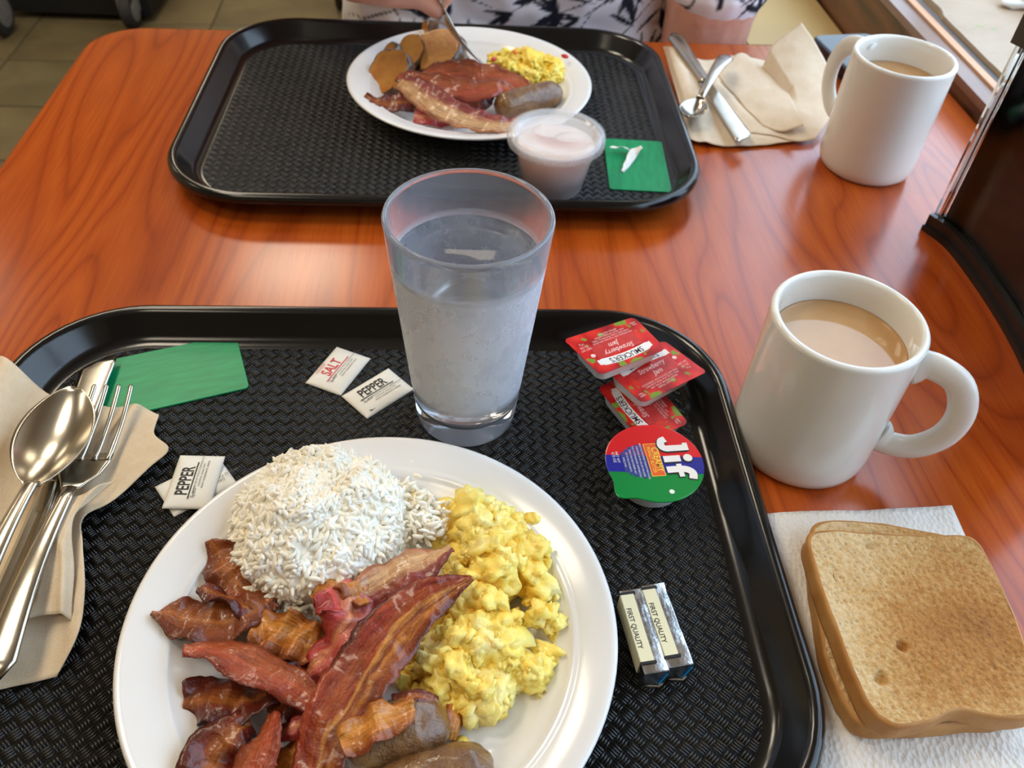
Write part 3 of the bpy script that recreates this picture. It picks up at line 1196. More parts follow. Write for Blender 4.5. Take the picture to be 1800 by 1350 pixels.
bacon([(645, 1070, 2.6), (655, 1095, 2.0), (660, 1118, 1.4)], [0.9, 1.4, 1.0], PALEFAT, 'translucent scrap of bacon fat hanging below the cream strip', roll=(30, 45), seed=8, ruf=0.15)
bacon([(540, 1130, 1.5), (545, 1170, 1.6), (560, 1200, 1.4), (545, 1240, 1.3)], [2.0, 2.6, 2.4, 1.8], MAROON, 'dark maroon bacon piece buried under the pink fold', roll=(0, 20, -20), seed=9, ruf=0.3, lam=1.6)
bacon([(322, 1143, 2.9), (375, 1142, 2.9), (440, 1168, 3.0), (505, 1200, 3.0), (548, 1230, 3.0), (583, 1262, 2.6)], [0.5, 1.6, 2.2, 1.7, 1.2, 0.9], RUST, 'long rust-red bacon strip with a thin pointed tip', roll=(20, 25, 5, -15), seed=10, ruf=0.12, lam=3.0)
bacon([(325, 1235, 1.7), (365, 1228, 1.9), (410, 1232, 2.0), (450, 1225, 2.0), (490, 1210, 1.8)], [1.6, 2.6, 2.8, 2.3, 1.5], MAROON, 'dark glossy maroon bacon piece below the rust-red strip', roll=(-15, 10, 25, 0), seed=11, ruf=0.3, lam=2.2)
bacon([(470, 1240, 2.0), (510, 1230, 2.1), (550, 1245, 2.0)], [2.2, 2.4, 1.6], MAROON, 'dark red bacon piece showing under the long streaky strip', roll=(0, 20, -10), seed=12, ruf=0.25, lam=1.8)
bacon([(360, 1375, 2.0), (375, 1330, 2.3), (400, 1295, 2.4), (440, 1270, 2.0)], [2.4, 2.6, 2.0, 1.0], MAROON, 'dark curled bacon piece at the edge of the plate well', roll=(-10, -25, 10), seed=13, ruf=0.3, lam=2.4)
bacon([(440, 1385, 2.6), (450, 1340, 2.9), (465, 1300, 3.0), (482, 1258, 2.4)], [2.0, 2.1, 1.7, 0.7], RUST, 'upright amber and red bacon strip beside the dark curl', roll=(15, 30, 20), seed=14, ruf=0.15, lam=3.0)
bacon([(490, 1290, 1.9), (520, 1280, 2.2), (548, 1268, 2.1)], [0.9, 1.1, 0.7], PINK, 'small pink scrap of bacon among the dark pieces', roll=(0, 20), seed=15, ruf=0.15)
bacon([(470, 1385, 2.0), (505, 1345, 2.2), (545, 1310, 2.2)], [1.8, 2.2, 1.4], AMBER, 'amber bacon piece tucked under the long streaky strip', roll=(0, 15), seed=16, ruf=0.2)
bacon([(830, 1016, 4.3), (795, 1030, 4.3), (745, 1058, 4.2), (690, 1110, 4.1), (640, 1175, 4.0), (600, 1240, 3.8), (570, 1305, 3.5), (545, 1390, 3.0)], [0.4, 1.2, 2.3, 2.8, 3.0, 2.8, 2.5, 2.0], STREAK, 'long streaky bacon strip lying across the middle of the plate', roll=(15, 12, 8, 0, -8), seed=17, ruf=0.13, lam=3.4, n=90, mcr=15)


# ---- sausages
def sausage_mat():
    t = NT('browned_sausage_casing')
    v = t.coord()
    n = t.noise(v, 80, 5, 0.65)
    n2 = t.noise(v, 420, 4, 0.6)
    t.base(t.ramp(n, [(0.28, L((82, 48, 22))), (0.5, L((118, 78, 38))), (0.7, L((142, 106, 58)))]))
    t.set(rough=0.2, coat=0.7, coatr=0.1)
    t.bump(t.mix(0.6, n, t.noise(v, 240, 5, 0.65)), 0.9, 0.003)
    return t.m


M_SAUS = sausage_mat()


def sausage(pxs, r, label, group):
    P = cr([at(*p) for p in pxs], 70)
    ln = sum(np.linalg.norm(P[i+1]-P[i]) for i in range(69))
    rad = []
    for i in range(70):
        t = i/69
        e = min(t, 1-t)*ln/(1.05*r)
        rad.append(r*(math.sqrt(max(0.0, 1-(1-min(e, 1))**2))*0.97+0.03)*(1+0.05*noise.noise(Vector((t*4, r, 3)))))
    v, f = tube(P, rad, 28)
    out = []
    for p in v:
        q = Vector(p)
        d = 0.06*noise.noise(q*1.6)+0.03*noise.noise(q*4)
        out.append((p[0]+d, p[1]+d, p[2]+d))
    return wobj('sausage_link', out, f, M_SAUS, label, 'sausage', group)


sausage([(595, 1330, 2.35), (650, 1308, 2.4), (715, 1285, 2.4), (792, 1272, 2.3)], 1.45, 'glossy browned sausage link with an amber bacon scrap on top', 'sausage links on the near plate')
sausage([(640, 1420, 2.2), (720, 1390, 2.3), (800, 1368, 2.2), (870, 1352, 2.1)], 1.4, 'browned sausage link lying in front of the scrap-topped one', 'sausage links on the near plate')
bacon([(600, 1308, 3.85), (640, 1285, 4.05), (680, 1265, 4.05), (728, 1248, 3.7)], [1.3, 1.8, 1.7, 0.9], AMBER, 'amber bacon scrap lying on the sausage link', roll=(0, 10, -10), seed=18, ruf=0.2, lam=1.5)
bacon([(690, 1236, 3.3), (730, 1226, 3.4), (770, 1236, 3.0)], [0.7, 0.9, 0.5], MAROON, 'thin dark bacon sliver between sausage and egg', roll=(0, 20), seed=19, ruf=0.1)
bacon([(795, 1238, 2.0), (797, 1265, 1.9), (790, 1300, 1.5)], [0.6, 1.0, 0.6], AMBER, 'beige bacon scrap at the end of the sausage link', roll=(20, 50), seed=20, ruf=0.1)

# ================================================================== small things on the near tray
TZ1 = TRAYZ+0.02


def ang(p, q):
    return math.atan2(q[1]-p[1], q[0]-p[0])


# ---- green cards (card-sized rounded rectangles)
def card(label, c, rz, z, tilt=(0, 0)):
    v, f = loft([rrect(8.56, 5.4, 0.3, 6, 0.0), rrect(8.56, 5.4, 0.3, 6, 0.07), rrect(8.5, 5.34, 0.28, 6, 0.09)])
    o = mobj('plastic_card', v, f, M_CARD, None, (c[0], c[1], z), rot=(tilt[0], tilt[1], rz), smooth=False)
    return tag(o, label, 'card', 'green plastic cards')


cc = [at(*p, 0.5) for p in ((415, 588), (438, 680))]
mx_, my_ = (cc[0][0]+cc[1][0])/2, (cc[0][1]+cc[1][1])/2
rz1 = ang(cc[1], cc[0])-math.pi/2
card('blank green plastic card under the knife and fork', (mx_-4.28*math.cos(rz1), my_-4.28*math.sin(rz1)), rz1, TZ1)
c2 = [at(*p, 0.5) for p in ((1072, 246), (1176, 252), (1184, 344), (1073, 338))]
card('blank green plastic card with a torn white wrapper on it', (sum(p[0] for p in c2)/4-0.35, sum(p[1] for p in c2)/4+0.35), math.pi/2+0.03, TZ1)


# ---- salt and pepper packets
def packet(kind, label, c, rz, z, tilt=(0, 0), mirrored=False):
    t = thing('%s_packet' % kind, label, 'packet', (c[0], c[1], z), rz, 'paper condiment packets', rot=(tilt[0], tilt[1], rz))
    W, D = 3.8, 2.6
    n, mm = 26, 20
    v, f = [], []
    for side in (1, 0):
        for j in range(mm):
            for i in range(n):
                u, w_ = -1+2*i/(n-1), -1+2*j/(mm-1)
                h = 0.20*(1-abs(u)**5)*(1-abs(w_)**5)
                cr_ = 0.012*math.sin(u*60) if abs(u) > 0.9 else 0
                v.append((u*W/2, w_*D/2, (0.03+h+cr_) if side else 0.0))
    N = n*mm
    for j in range(mm-1):
        for i in range(n-1):
            a = j*n+i
            f.append((a, a+1, a+n+1, a+n))
            f.append((N+a, N+a+n, N+a+n+1, N+a+1))
    for j in range(mm-1):
        a = j*n
        f.append((a, a+n, N+a+n, N+a))
        a = j*n+n-1
        f.append((a+n, a, N+a, N+a+n))
    for i in range(n-1):
        f.append((i+1, i, N+i, N+i+1))
        a = (mm-1)*n+i
        f.append((a, a+1, N+a+1, N+a))
    mobj('pouch', v, f, M_PACKET, t)
    ink = M_INKRED if kind == 'salt' else M_INKBLACK
    zt = 0.242
    if mirrored:
        text('printed_text', 'DIST BY\nSYSCO CORPORATION', 0.26, M_INKGREY, t, -1.0, 0.5, zt)
        return t
    word = kind.upper()
    text('printed_word', word, 0.98, ink, t, -0.1, 0.42, zt, sx=0.66 if kind == 'pepper' else 0.74, bold=0.02)
    rect('printed_rule', ink, t, -1.35, 1.25, -0.03, 0.04, zt+0.004)
    text('printed_text', 'Sysco', 0.30, M_INKGREY, t, -0.95, -0.22, zt, shear=0.1)
    text('printed_text', 'DISTRIBUTED BY SYSCO CORPORATION', 0.15, M_INKGREY, t, 0.4, -0.18, zt)
    text('printed_text', 'HOUSTON, TEXAS 77077', 0.15, M_INKGREY, t, 0.35, -0.38, zt)
    text('printed_text', 'READY INGREDIENTS: %s' % word, 0.15, M_INKGREY, t, 0.4, -0.58, zt)
    if kind == 'salt':
        text('printed_text', 'IODIZED', 0.26, M_INKRED, t, -0.5, 1.02, zt)
    return t


def quad(pxs, z):
    q = [at(*p, z) for p in pxs]
    return (sum(p[0] for p in q)/4, sum(p[1] for p in q)/4), q


c, q = quad(((590, 608), (652, 628), (598, 694), (538, 668)), 0.6)
packet('salt', 'white paper salt packet with red lettering', c, ang(q[3], q[0]), TZ1)
c, q = quad(((682, 647), (724, 680), (644, 734), (605, 693)), 0.6)
pk = packet('pepper', 'white paper pepper packet lying against the salt packet', c, ang(q[3], q[0]), TZ1)
rect('printed_mark', M_INKBLACK, pk, -1.4, -1.0, -1.05, -0.8, 0.16)
c, q = quad(((318, 800), (391, 797), (367, 893), (286, 893)), 0.8)
packet('pepper', 'white paper packet lying face down under a pepper packet', (c[0]+0.1, c[1]-0.1), math.radians(222), TZ1, mirrored=True)
packet('pepper', 'white paper pepper packet lying on another packet beside the fork', c, ang(q[3], q[0]), TZ1+0.22)


# ---- jam portions
def jam_lid_mat():
    t = NT('strawberry_lid_print')
    v = t.coord()
    n = t.noise(v, 95, 3, 0.5)
    vo = t.add('ShaderNodeTexVoronoi')
    vo.inputs['Scale'].default_value = 95
    t.link(v, vo.inputs['Vector'])
    vs = t.add('ShaderNodeTexVoronoi')
    vs.inputs['Scale'].default_value = 900
    t.link(v, vs.inputs['Vector'])
    red = t.ramp(vo.outputs['Distance'], [(0.0, L((236, 66, 48))), (0.5, L((214, 34, 34))), (0.9, L((150, 20, 26)))])
    seeds = t.ramp(vs.outputs['Distance'], [(0.16, L((246, 190, 110))), (0.26, (1, 1, 1, 1))])
    c = t.mix(0.55, red, seeds, 'MULTIPLY')
    c = t.mix(t.ramp(n, [(0.60, (0, 0, 0, 1)), (0.63, (1, 1, 1, 1))]), c, L((126, 152, 52)))
    t.base(c)
    t.set(rough=0.25)
    return t.m


M_JAMLID = jam_lid_mat()
M_JAMPANEL = plain('deep_red_print', (196, 44, 46), 0.3, var=(160, (214, 70, 60), 0.6))
M_INKWHITE = plain('white_ink', (244, 240, 238), 0.45)
M_INKPINK = plain('pink_white_ink', (248, 206, 200), 0.45)
M_OLIVE = plain('olive_print', (150, 160, 70), 0.4)


def jam(label, c, rz, z, tilt=(0, 0)):
    t = thing('jam_portion', label, 'jam portion', (c[0], c[1], z), rz, 'strawberry jam portions', rot=(tilt[0], tilt[1], rz))
    W, D = 5.1, 3.5
    rings = [rrect(W-0.9, D-0.9, 0.5, 6, 0.0), rrect(W-0.65, D-0.65, 0.6, 6, 0.10), rrect(W-0.3, D-0.3, 0.5, 6, 0.98), rrect(W-0.1, D-0.1, 0.45, 6, 1.0), rrect(W-0.06, D-0.06, 0.45, 6, 1.07)]
    mobj('tub', *loft(rings), M_WHITEPL, t, flat_angle=0.6)
    def lid_ring(z_, e=0.0):
        pts = []
        for (x, y, _) in rrect(W+e, D+e, 0.42, 8, z_):
            k = max(0.0, (x/(W/2)+(-y)/(D/2))-1.55)
            pts.append((x+0.9*k, y-0.7*k, z_))
        return pts
    mobj('lid', *loft([lid_ring(1.07), lid_ring(1.105)]), M_JAMLID, t, smooth=False)
    zt = 1.112
    # banner with the name, arched
    n = 24
    v, f = [], []
    for i in range(n+1):
        x = -2.0+4.0*i/n
        y = 1.06-0.055*x*x
        tp = 0.30 if 1 < i < n-1 else 0.22
        v += [(x, y-tp, zt), (x, y+tp, zt)]
    f = [(2*i, 2*i+2, 2*i+3, 2*i+1) for i in range(n)]
    mobj('name_banner', v, f, M_INKWHITE, t, smooth=False)
    text('printed_name', "SMUCKER'S", 0.62, M_INKBLACK, t, 0, 1.06, zt+0.006, sx=0.80, bold=0.012, arc=-0.055)
    rect('print_panel', M_JAMPANEL, t, -1.55, 1.75, -0.62, 0.56, zt)
    text('printed_word', 'Strawberry', 0.56, M_INKPINK, t, 0.05, 0.33, zt+0.006, sx=0.85, shear=0.3, bold=0.01)
    text('printed_word', 'Jam', 0.56, M_INKPINK, t, 0.15, -0.18, zt+0.006, sx=0.9, shear=0.3, bold=0.01)
    for k, (s_, yy) in enumerate((('STRAWBERRIES, HIGH FRUCTOSE CORN SYRUP,', -0.70), ('CORN SYRUP, SUGAR, FRUIT PECTIN, CITRIC', -0.90), ('ACID. THE J.M. SMUCKER COMPANY', -1.10), ('ORRVILLE, OHIO 44667', -1.30))):
        text('printed_text', s_, 0.19, M_INKPINK, t, -0.1, yy, zt+0.006, sx=0.74)
    text('printed_text', 'NET WT\n0.5 OZ\n14 g', 0.25, M_INKPINK, t, 2.05, -0.75, zt+0.006, sx=0.8)
    text('printed_text', 'PEEL\nHERE', 0.18, M_INKPINK, t, -2.1, -1.2, zt+0.006)
    mobj('printed_mark', *lathe([(0, zt+0.006), (0.16, zt+0.006)], 20, (1.95, 0.15, 0)), M_INKPINK, t, smooth=False)
    return t


c, q = quad(((1055, 690), (1090, 752), (1197, 735), (1170, 690)), 1.5)
jam('strawberry jam portion at the bottom of its stack, beside the peanut butter cup', (8.25, 36.6), math.radians(121), TZ1)
c, q = quad(((1180, 605), (1236, 652), (1125, 712), (1075, 680)), 2.45)
jam('strawberry jam portion in the middle of the stack, lettering upright', (8.92, 38.62), math.radians(39), TZ1+1.12)
c, q = quad(((995, 605), (1118, 560), (1170, 615), (1045, 665)), 3.5)
jam('strawberry jam portion on top of the stack, lettering upside down', (c[0]+0.05, c[1]-0.1), math.radians(213), TZ1+2.26)


# ---- peanut butter cup
def pb_mat():
    t = NT('tricolour_lid_print')
    sp = t.add('ShaderNodeSeparateXYZ')
    t.link(t.coord('Object', (100, 100, 100)), sp.inputs[0])
    f = t.math('ADD', t.math('MULTIPLY', sp.outputs[0], 0.125), t.math('ADD', t.math('MULTIPLY', sp.outputs[1], -0.015), 0.5))
    t.base(t.ramp(f, [(0.0, L((222, 34, 38))), (0.445, L((40, 44, 150))), (0.60, L((16, 136, 62)))], 'CONSTANT'))
    t.set(rough=0.2)
    t.bump(t.noise(t.coord('Object', (80, 80, 80)), 1.0, 3), 0.12, 0.0008)
    return t.m


M_PBLID = pb_mat()
M_ORANGE = plain('orange_print', (232, 96, 34), 0.3)
M_YELLOW = plain('yellow_ink', (250, 214, 70), 0.4)
M_BLUEINK = plain('blue_ink', (44, 56, 140), 0.4)
PBR = math.radians(-80)
pb = thing('peanut_butter_cup', 'round peanut butter cup with red, blue and green lid', 'peanut butter cup', (8.52, 31.35, TZ1), PBR)
mobj('tub', *lathe([(0, 0), (1.75, 0), (1.9, 0.08), (2.45, 1.72), (2.75, 1.76), (2.8, 1.84), (0, 1.84)], 72), M_WHITEPL, pb, flat_angle=0.7)
def pb_ring(z, e=0.0):
    pts = []
    for j in range(96):
        a = 2*math.pi*j/96
        d = (a-math.radians(-50)+math.pi) % (2*math.pi)-math.pi
        r = 2.86+e+0.62*math.exp(-(d/0.20)**2)
        pts.append((r*math.cos(a), r*math.sin(a), z))
    return pts
mobj('lid', *loft([pb_ring(1.84), pb_ring(1.90), pb_ring(1.92, -0.05)]), M_PBLID, pb, smooth=False)
zt = 1.93


def flat_strip(pts, w, z):
    P = cr([(x, y, 0) for x, y in pts], 22) if len(pts) > 2 else [np.array((x, y, 0.0)) for x, y in pts]
    v_, f_ = [], []
    for i, p_ in enumerate(P):
        d_ = P[min(i+1, len(P)-1)]-P[max(i-1, 0)]
        d_ /= np.linalg.norm(d_)
        v_ += [(p_[0]-d_[1]*w/2, p_[1]+d_[0]*w/2, z), (p_[0]+d_[1]*w/2, p_[1]-d_[0]*w/2, z)]
    f_ = [(2*i, 2*i+1, 2*i+3, 2*i+2) for i in range(len(P)-1)]
    return v_, f_


for off_, mm_, zz, ex in ((0.06, M_INKBLACK, 0.010, 0.10), (0.0, M_INKWHITE, 0.018, 0.0)):
    b = MB()
    sh_ = lambda q: [(x_+off_, y_-off_*0.6) for x_, y_ in q]
    b.add(flat_strip(sh_([(-1.62, 1.02), (-1.50, 0.74), (-1.15, 0.66), (-0.92, 0.86), (-0.90, 1.30), (-0.90, 2.18)]), 0.44+ex, zt+zz))
    b.add(flat_strip(sh_([(-1.25, 2.08), (-0.68, 2.08)]), 0.30+ex, zt+zz+0.002))
    b.add(flat_strip(sh_([(-0.12, 0.56), (-0.12, 1.56)]), 0.46+ex, zt+zz))
    b.add(lathe([(0, 0), (0.27+ex/2, 0)], 24, (-0.12+off_, 2.0-off_*0.6, zt+zz)))
    b.add(flat_strip(sh_([(0.66, 0.56), (0.66, 1.25), (0.72, 1.72), (1.0, 2.0), (1.42, 1.92)]), 0.46+ex, zt+zz))
    b.add(flat_strip(sh_([(0.28, 1.34), (1.22, 1.34)]), 0.30+ex, zt+zz+0.002))
    b.build('printed_logo', mm_, pb, smooth=False)
rect('print_panel', M_YELLOW, pb, -1.36, 1.06, -0.40, 0.42, zt+0.002)
rect('print_panel', M_ORANGE, pb, -1.32, 1.02, -0.36, 0.38, zt+0.008)
text('printed_word', 'CREAMY', 0.56, M_YELLOW, pb, -0.15, 0.19, zt+0.014, sx=0.84, bold=0.015)
text('printed_word', 'PEANUT BUTTER', 0.30, M_YELLOW, pb, -0.15, -0.15, zt+0.014, sx=0.85)
for k, (w_, s_) in enumerate(((2.4, 'MADE FROM ROASTED PEANUTS AND SUGAR'), (2.5, 'CONTAINS 2% OR LESS OF: MOLASSES'), (2.3, 'FULLY HYDROGENATED VEGETABLE OILS'), (2.2, 'MONO AND DIGLYCERIDES, SALT'), (1.9, 'DIST. BY THE J.M. SMUCKER CO'), (1.5, 'ORRVILLE, OH 44667'))):
    y = -0.58-0.235*k
    rect('print_strip', M_BLUEINK, pb, -w_/2-0.1, w_/2-0.1, y-0.105, y+0.105, zt+0.002)
    text('printed_text', s_, 0.145, M_INKWHITE, pb, -0.1, y, zt+0.008, sx=1.0*w_/2.7)
text('printed_text', 'NET WT\n0.75 OZ', 0.22, M_INKWHITE, pb, -0.5, -2.2, zt+0.008)
mobj('printed_mark', *lathe([(0, zt+0.006), (0.15, zt+0.006)], 20, (2.2, 0.45, 0)), M_INKWHITE, pb, smooth=False)

# ---- butter pats
M_FOIL = plain('silver_foil', (206, 210, 216), 0.22, metal=1.0, bump=(140, 0.5, 0.0008))
M_CREAMFOIL = plain('cream_foil_print', (232, 226, 190), 0.34, metal=0.0, bump=(160, 0.4, 0.0006))
M_CYAN = plain('cyan_print', (20, 140, 190), 0.35)


def butter(label, c, rz, seed):
    """local x runs along the pat away from its folded end"""
    t = thing('butter_pat', label, 'butter', (c[0], c[1], TZ1), rz, 'foil wrapped butter pats')
    Ln, W, H = 4.45, 1.28, 1.45
    rng = random.Random(seed)
    rings = []
    for i in range(15):
        x = -Ln/2+Ln*i/14
        ring = []
        for k, (yy, zz, _) in enumerate(rrect(W, H, 0.10, 3)):
            d = 0.045*noise.noise(Vector((x*1.3, yy*2+seed, zz*2)))
            ring.append((x, yy+d, H/2+zz+d*0.7 if zz > -H/2+0.15 else max(0.0, H/2+zz)))
        rings.append(ring)
    mobj('foil', *loft(rings), M_FOIL, t, flat_angle=0.5)
    # folded end flaps at the near end (+x)
    for s_, tip in ((1, 0.25), (-1, -0.1)):
        v = [(Ln/2+0.02, -W/2+0.02, H-0.05), (Ln/2+0.02, W/2-0.02, H-0.05), (Ln/2+0.10, W/2-0.15, 0.32), (Ln/2+0.22, tip, 0.1+0.1*s_), (Ln/2+0.10, -W/2+0.15, 0.32)]
        v = [(p[0]+0.02*s_, p[1], p[2]) for p in v]
        mobj('end_fold', v+[(p[0]-0.05, p[1], p[2]) for p in v], [(0, 1, 2, 3, 4), (9, 8, 7, 6, 5), (0, 5, 6, 1), (1, 6, 7, 2), (2, 7, 8, 3), (3, 8, 9, 4), (4, 9, 5, 0)], M_FOIL, t, smooth=False)
    v = [(Ln/2+0.11, 0.50, H-0.2), (Ln/2+0.11, 0.60, H-0.2), (Ln/2+0.17, 0.30, 0.4), (Ln/2+0.17, 0.14, 0.4)]
    mobj('end_stripe', v, [(0, 1, 2, 3)], M_CYAN, t, smooth=False)
    # cream wrap over the left part of the top and the left side
    zt = H+0.035
    b = MB()
    b.add(box(-Ln/2+0.25, Ln/2-0.55, -W/2-0.04, 0.02, H+0.01, zt)).add(box(-Ln/2+0.25, Ln/2-0.55, -W/2-0.05, -W/2-0.02, 0.35, zt))
    b.build('printed_band', M_CREAMFOIL, t, smooth=False)
    for x in (-Ln/2+0.12, Ln/2-0.55):
        rect('corner_mark', M_INKBLACK, t, x, x+0.14, -W/2-0.045, 0.12, zt+0.012, th=0.03)
    text('printed_text', 'FIRST QUALITY', 0.36, M_INKBLACK, t, -0.1, -W/2+0.17, zt+0.006, sx=0.9, bold=0.015)
    text('printed_text', 'INGREDIENTS: CREAM, SALT. CONTAINS: MILK', 0.155, M_INKGREY, t, -0.35, 0.14, zt+0.006, sx=0.80)
    text('printed_text', 'SYSCO CORPORATION, HOUSTON, 77077', 0.155, M_INKGREY, t, -0.4, 0.32, zt+0.006, sx=0.88)
    text('printed_text', 'FOR NUTRITIONAL INFORMATION WRITE TO', 0.145, M_INKGREY, t, -0.45, 0.49, zt+0.006, sx=0.84)
    return t


ln_ = [at(*p, 1.87) for p in ((1110, 1037), (1155, 1180))]
butter('foil butter pat lying next to the rim of the plate', ((ln_[0][0]+ln_[1][0])/2, (ln_[0][1]+ln_[1][1])/2), ang(ln_[0], ln_[1]), 1)
ln_ = [at(*p, 1.87) for p in ((1148, 1028), (1198, 1168))]
butter('foil butter pat lying against the other pat, away from the plate', ((ln_[0][0]+ln_[1][0])/2, (ln_[0][1]+ln_[1][1])/2), ang(ln_[0], ln_[1]), 2)


# ================================================================== cutlery
def sheet(sections, thick, m=9):
    """sections: (x, half width, z centre, dish depth[, y offset]); top surface dished by depth"""
    top, bot = [], []
    for sct in sections:
        x, hw, z, dep = sct[:4]
        yo = sct[4] if len(sct) > 4 else 0
        for j in range(m):
            w_ = -1+2*j/(m-1)
            zz = z-dep*(1-w_*w_)
            e = thick*(1-0.55*abs(w_)**4)
            top.append((x, yo+hw*w_, zz+e/2))
            bot.append((x, yo+hw*w_, zz-e/2))
    n = len(sections)
    N = n*m
    f = []
    for i in range(n-1):
        for j in range(m-1):
            a = i*m+j
            f.append((a, a+1, a+m+1, a+m))
            f.append((N+a, N+a+m, N+a+m+1, N+a+1))
        a = i*m
        f.append((a, a+m, N+a+m, N+a))
        a = i*m+m-1
        f.append((a+m, a, N+a, N+a+m))
    for j in range(m-1):
        f.append((j+1, j, N+j, N+j+1))
        a = (n-1)*m+j
        f.append((a, a+1, N+a+1, N+a))
    return top+bot, f


def place(t, tip, tail, length):
    """orient a cutlery root so local x runs from tip to tail"""
    a, b = Vector(tip), Vector(tail)
    d = (b-a).normalized()
    yv = Vector((0, 0, 1)).cross(d).normalized()
    zv = d.cross(yv)
    mm_ = Matrix((( d.x, yv.x, zv.x), (d.y, yv.y, zv.y), (d.z, yv.z, zv.z)))
    t.rotation_euler = mm_.to_euler()
    t.location = a*S


def handle_secs(x0, x1, w0, w1, z0, z1, hump=0.0, k=14):
    out = []
    for i in range(k):
        q = i/(k-1)
        wv = w0+(w1-w0)*q**1.4
        if q > 0.93:
            wv *= math.sqrt(max(0.05, 1-((q-0.93)/0.075)**2))
        out.append((x0+(x1-x0)*q, wv, z0+(z1-z0)*q+hump*math.sin(math.pi*q), -0.06))
    return out


def spoon(label, tip, tail, bowl=7.2, wid=2.15, total=18.5, group=None):
    t = thing('spoon', label, 'spoon', (0, 0, 0), group=group)
    secs = []
    for i in range(26):
        q = i/25
        hw = wid*math.sin(math.pi*min(1.0, q*0.985+0.008))**0.62*(1.0-0.12*(q-0.4))
        if q > 0.86:
            hw = max(hw, 0.42)
        secs.append((bowl*q, max(hw, 0.05), 0.10*math.cos(math.pi*q), 0.85*math.sin(math.pi*q)**0.8))
    mobj('bowl', *sheet(secs, 0.14, 21), M_STEEL, t)
    mobj('handle', *sheet([(bowl*0.965, 0.40, 0.0, 0.0)]+handle_secs(bowl*1.0, total, 0.36, 0.85, 0.05, 0.0, 0.55), 0.24, 9), M_STEEL, t)
    place(t, tip, tail, total)
    return t


def fork(label, tip, tail, total=18.5, w=1.15, group=None, scl=1.0):
    t = thing('fork', label, 'fork', (0, 0, 0), group=group)
    for k in range(4):
        y = (-w+w*2*k/3)*0.98
        path = [(0.0, y*0.95, 0.18), (0.6, y*0.97, 0.02), (2.6, y, -0.32), (4.6, y, -0.42), (5.4, y, -0.36)]
        mobj('tine', *tube(cr(path, 14), [0.09]+[0.15]*8+[0.17]*5, 10, 0.75), M_STEEL, t)
    secs = [(4.9, w+0.16, -0.40, 0.05), (5.6, w+0.17, -0.34, 0.10), (6.6, w*0.98, -0.18, 0.14), (7.3, w*0.62, 0.0, 0.06), (7.9, 0.42, 0.12, 0.0)]
    mobj('neck', *sheet(secs, 0.17, 13), M_STEEL, t)
    mobj('handle', *sheet(handle_secs(7.7, total, 0.38, 0.85, 0.10, -0.1, 0.45), 0.24, 9), M_STEEL, t)
    place(t, tip, tail, total)
    return t


def knife(label, tip, tail, total=21.0, blade=10.5, group=None):
    t = thing('table_knife', label, 'knife', (0, 0, 0), group=group)
    secs = []
    for i in range(18):
        q = i/17
        hw = 0.98*min(1.0, math.sqrt(q*9+0.02)) if q < 0.12 else 0.98-0.25*q
        secs.append((blade*q, hw, 0.0, -0.03, 0.98-hw if q < 0.12 else 0.12*q))
    mobj('blade', *sheet(secs, 0.14, 9), M_STEEL, t)
    hs = [(blade*0.985, 0.55, 0, -0.05), (blade+0.2, 0.50, 0, -0.08)]+handle_secs(blade+0.4, total, 0.55, 0.95, 0.0, 0.0, 0.0)
    mobj('handle', *sheet(hs, 0.5, 11), M_STEEL, t)
    place(t, tip, tail, total)
    return t


p0, p1 = at(178, 628, 1.0), at(12, 1055, 1.6)
knife('stainless table knife lying under the spoon on the kraft napkin', p0, p1)
p0, p1 = at(200, 680, 2.0), at(22, 1105, 2.0)
fork('stainless fork with four tines over the green card', p0, p1)
p0 = at(128, 682, 2.9)
p1 = at(18, 935, 2.9)
spoon('large stainless spoon lying on top of fork and knife', p0, p1)

# ================================================================== napkins
def fold(x, x0, wdt, h):
    d = (x-x0)/wdt
    return h*math.exp(-d*d)


def nap1_z(s, t_, p):
    x, y = p[0], p[1]
    z = 0.12*noise.noise(Vector((x*0.25, y*0.2, 1)))+0.05*noise.noise(Vector((x*0.9, y*0.8, 4)))
    # drape over the tray's left rim
    lx = (x-TR1[0])*math.cos(0.092)+(y-TR1[1])*math.sin(0.092)
    z += fold(lx, -21.9, 1.6, 2.0)
    z += fold(x+0.35*(y-25), -22.2, 0.7, 0.30)+fold(x-0.2*(y-25), -24.6, 0.5, 0.25)
    return z


N1 = [at(*p) for p in ((0, 655, 1.3), (85, 697, 0.9), (180, 716, 0.8), (240, 714, 0.8), (279, 728, 0.8))]
v, f, uv = coons(
    top=[(-37, 37, 0.9)]+[(p[0], p[1], p[2]) for p in N1],
    bottom=[(-35, 15.5, 0.9), (-29, 15.4, 0.9), (-24, 15.9, 0.8)]+[at(40, 1203, 0.6), at(100, 1190, 0.6)],
    left=[(-35, 15.5, 0.9), (-37, 26, 0.9), (-37, 37, 0.9)],
    right=[at(100, 1190, 0.6), at(140, 1120, 0.9), at(152, 1040, 1.1), at(148, 960, 1.2), at(150, 915, 1.0), at(205, 875, 1.1), at(262, 822, 1.2), at(296, 788, 1.1), at(271, 762, 1.0), at(279, 728, 0.8)],
    n=56, m=70, zf=nap1_z, thick=0.05)
wobj('paper_napkin', v, f, M_NAPKRAFT, 'kraft paper napkin under the spoon, fork and knife', 'napkin', 'paper napkins')
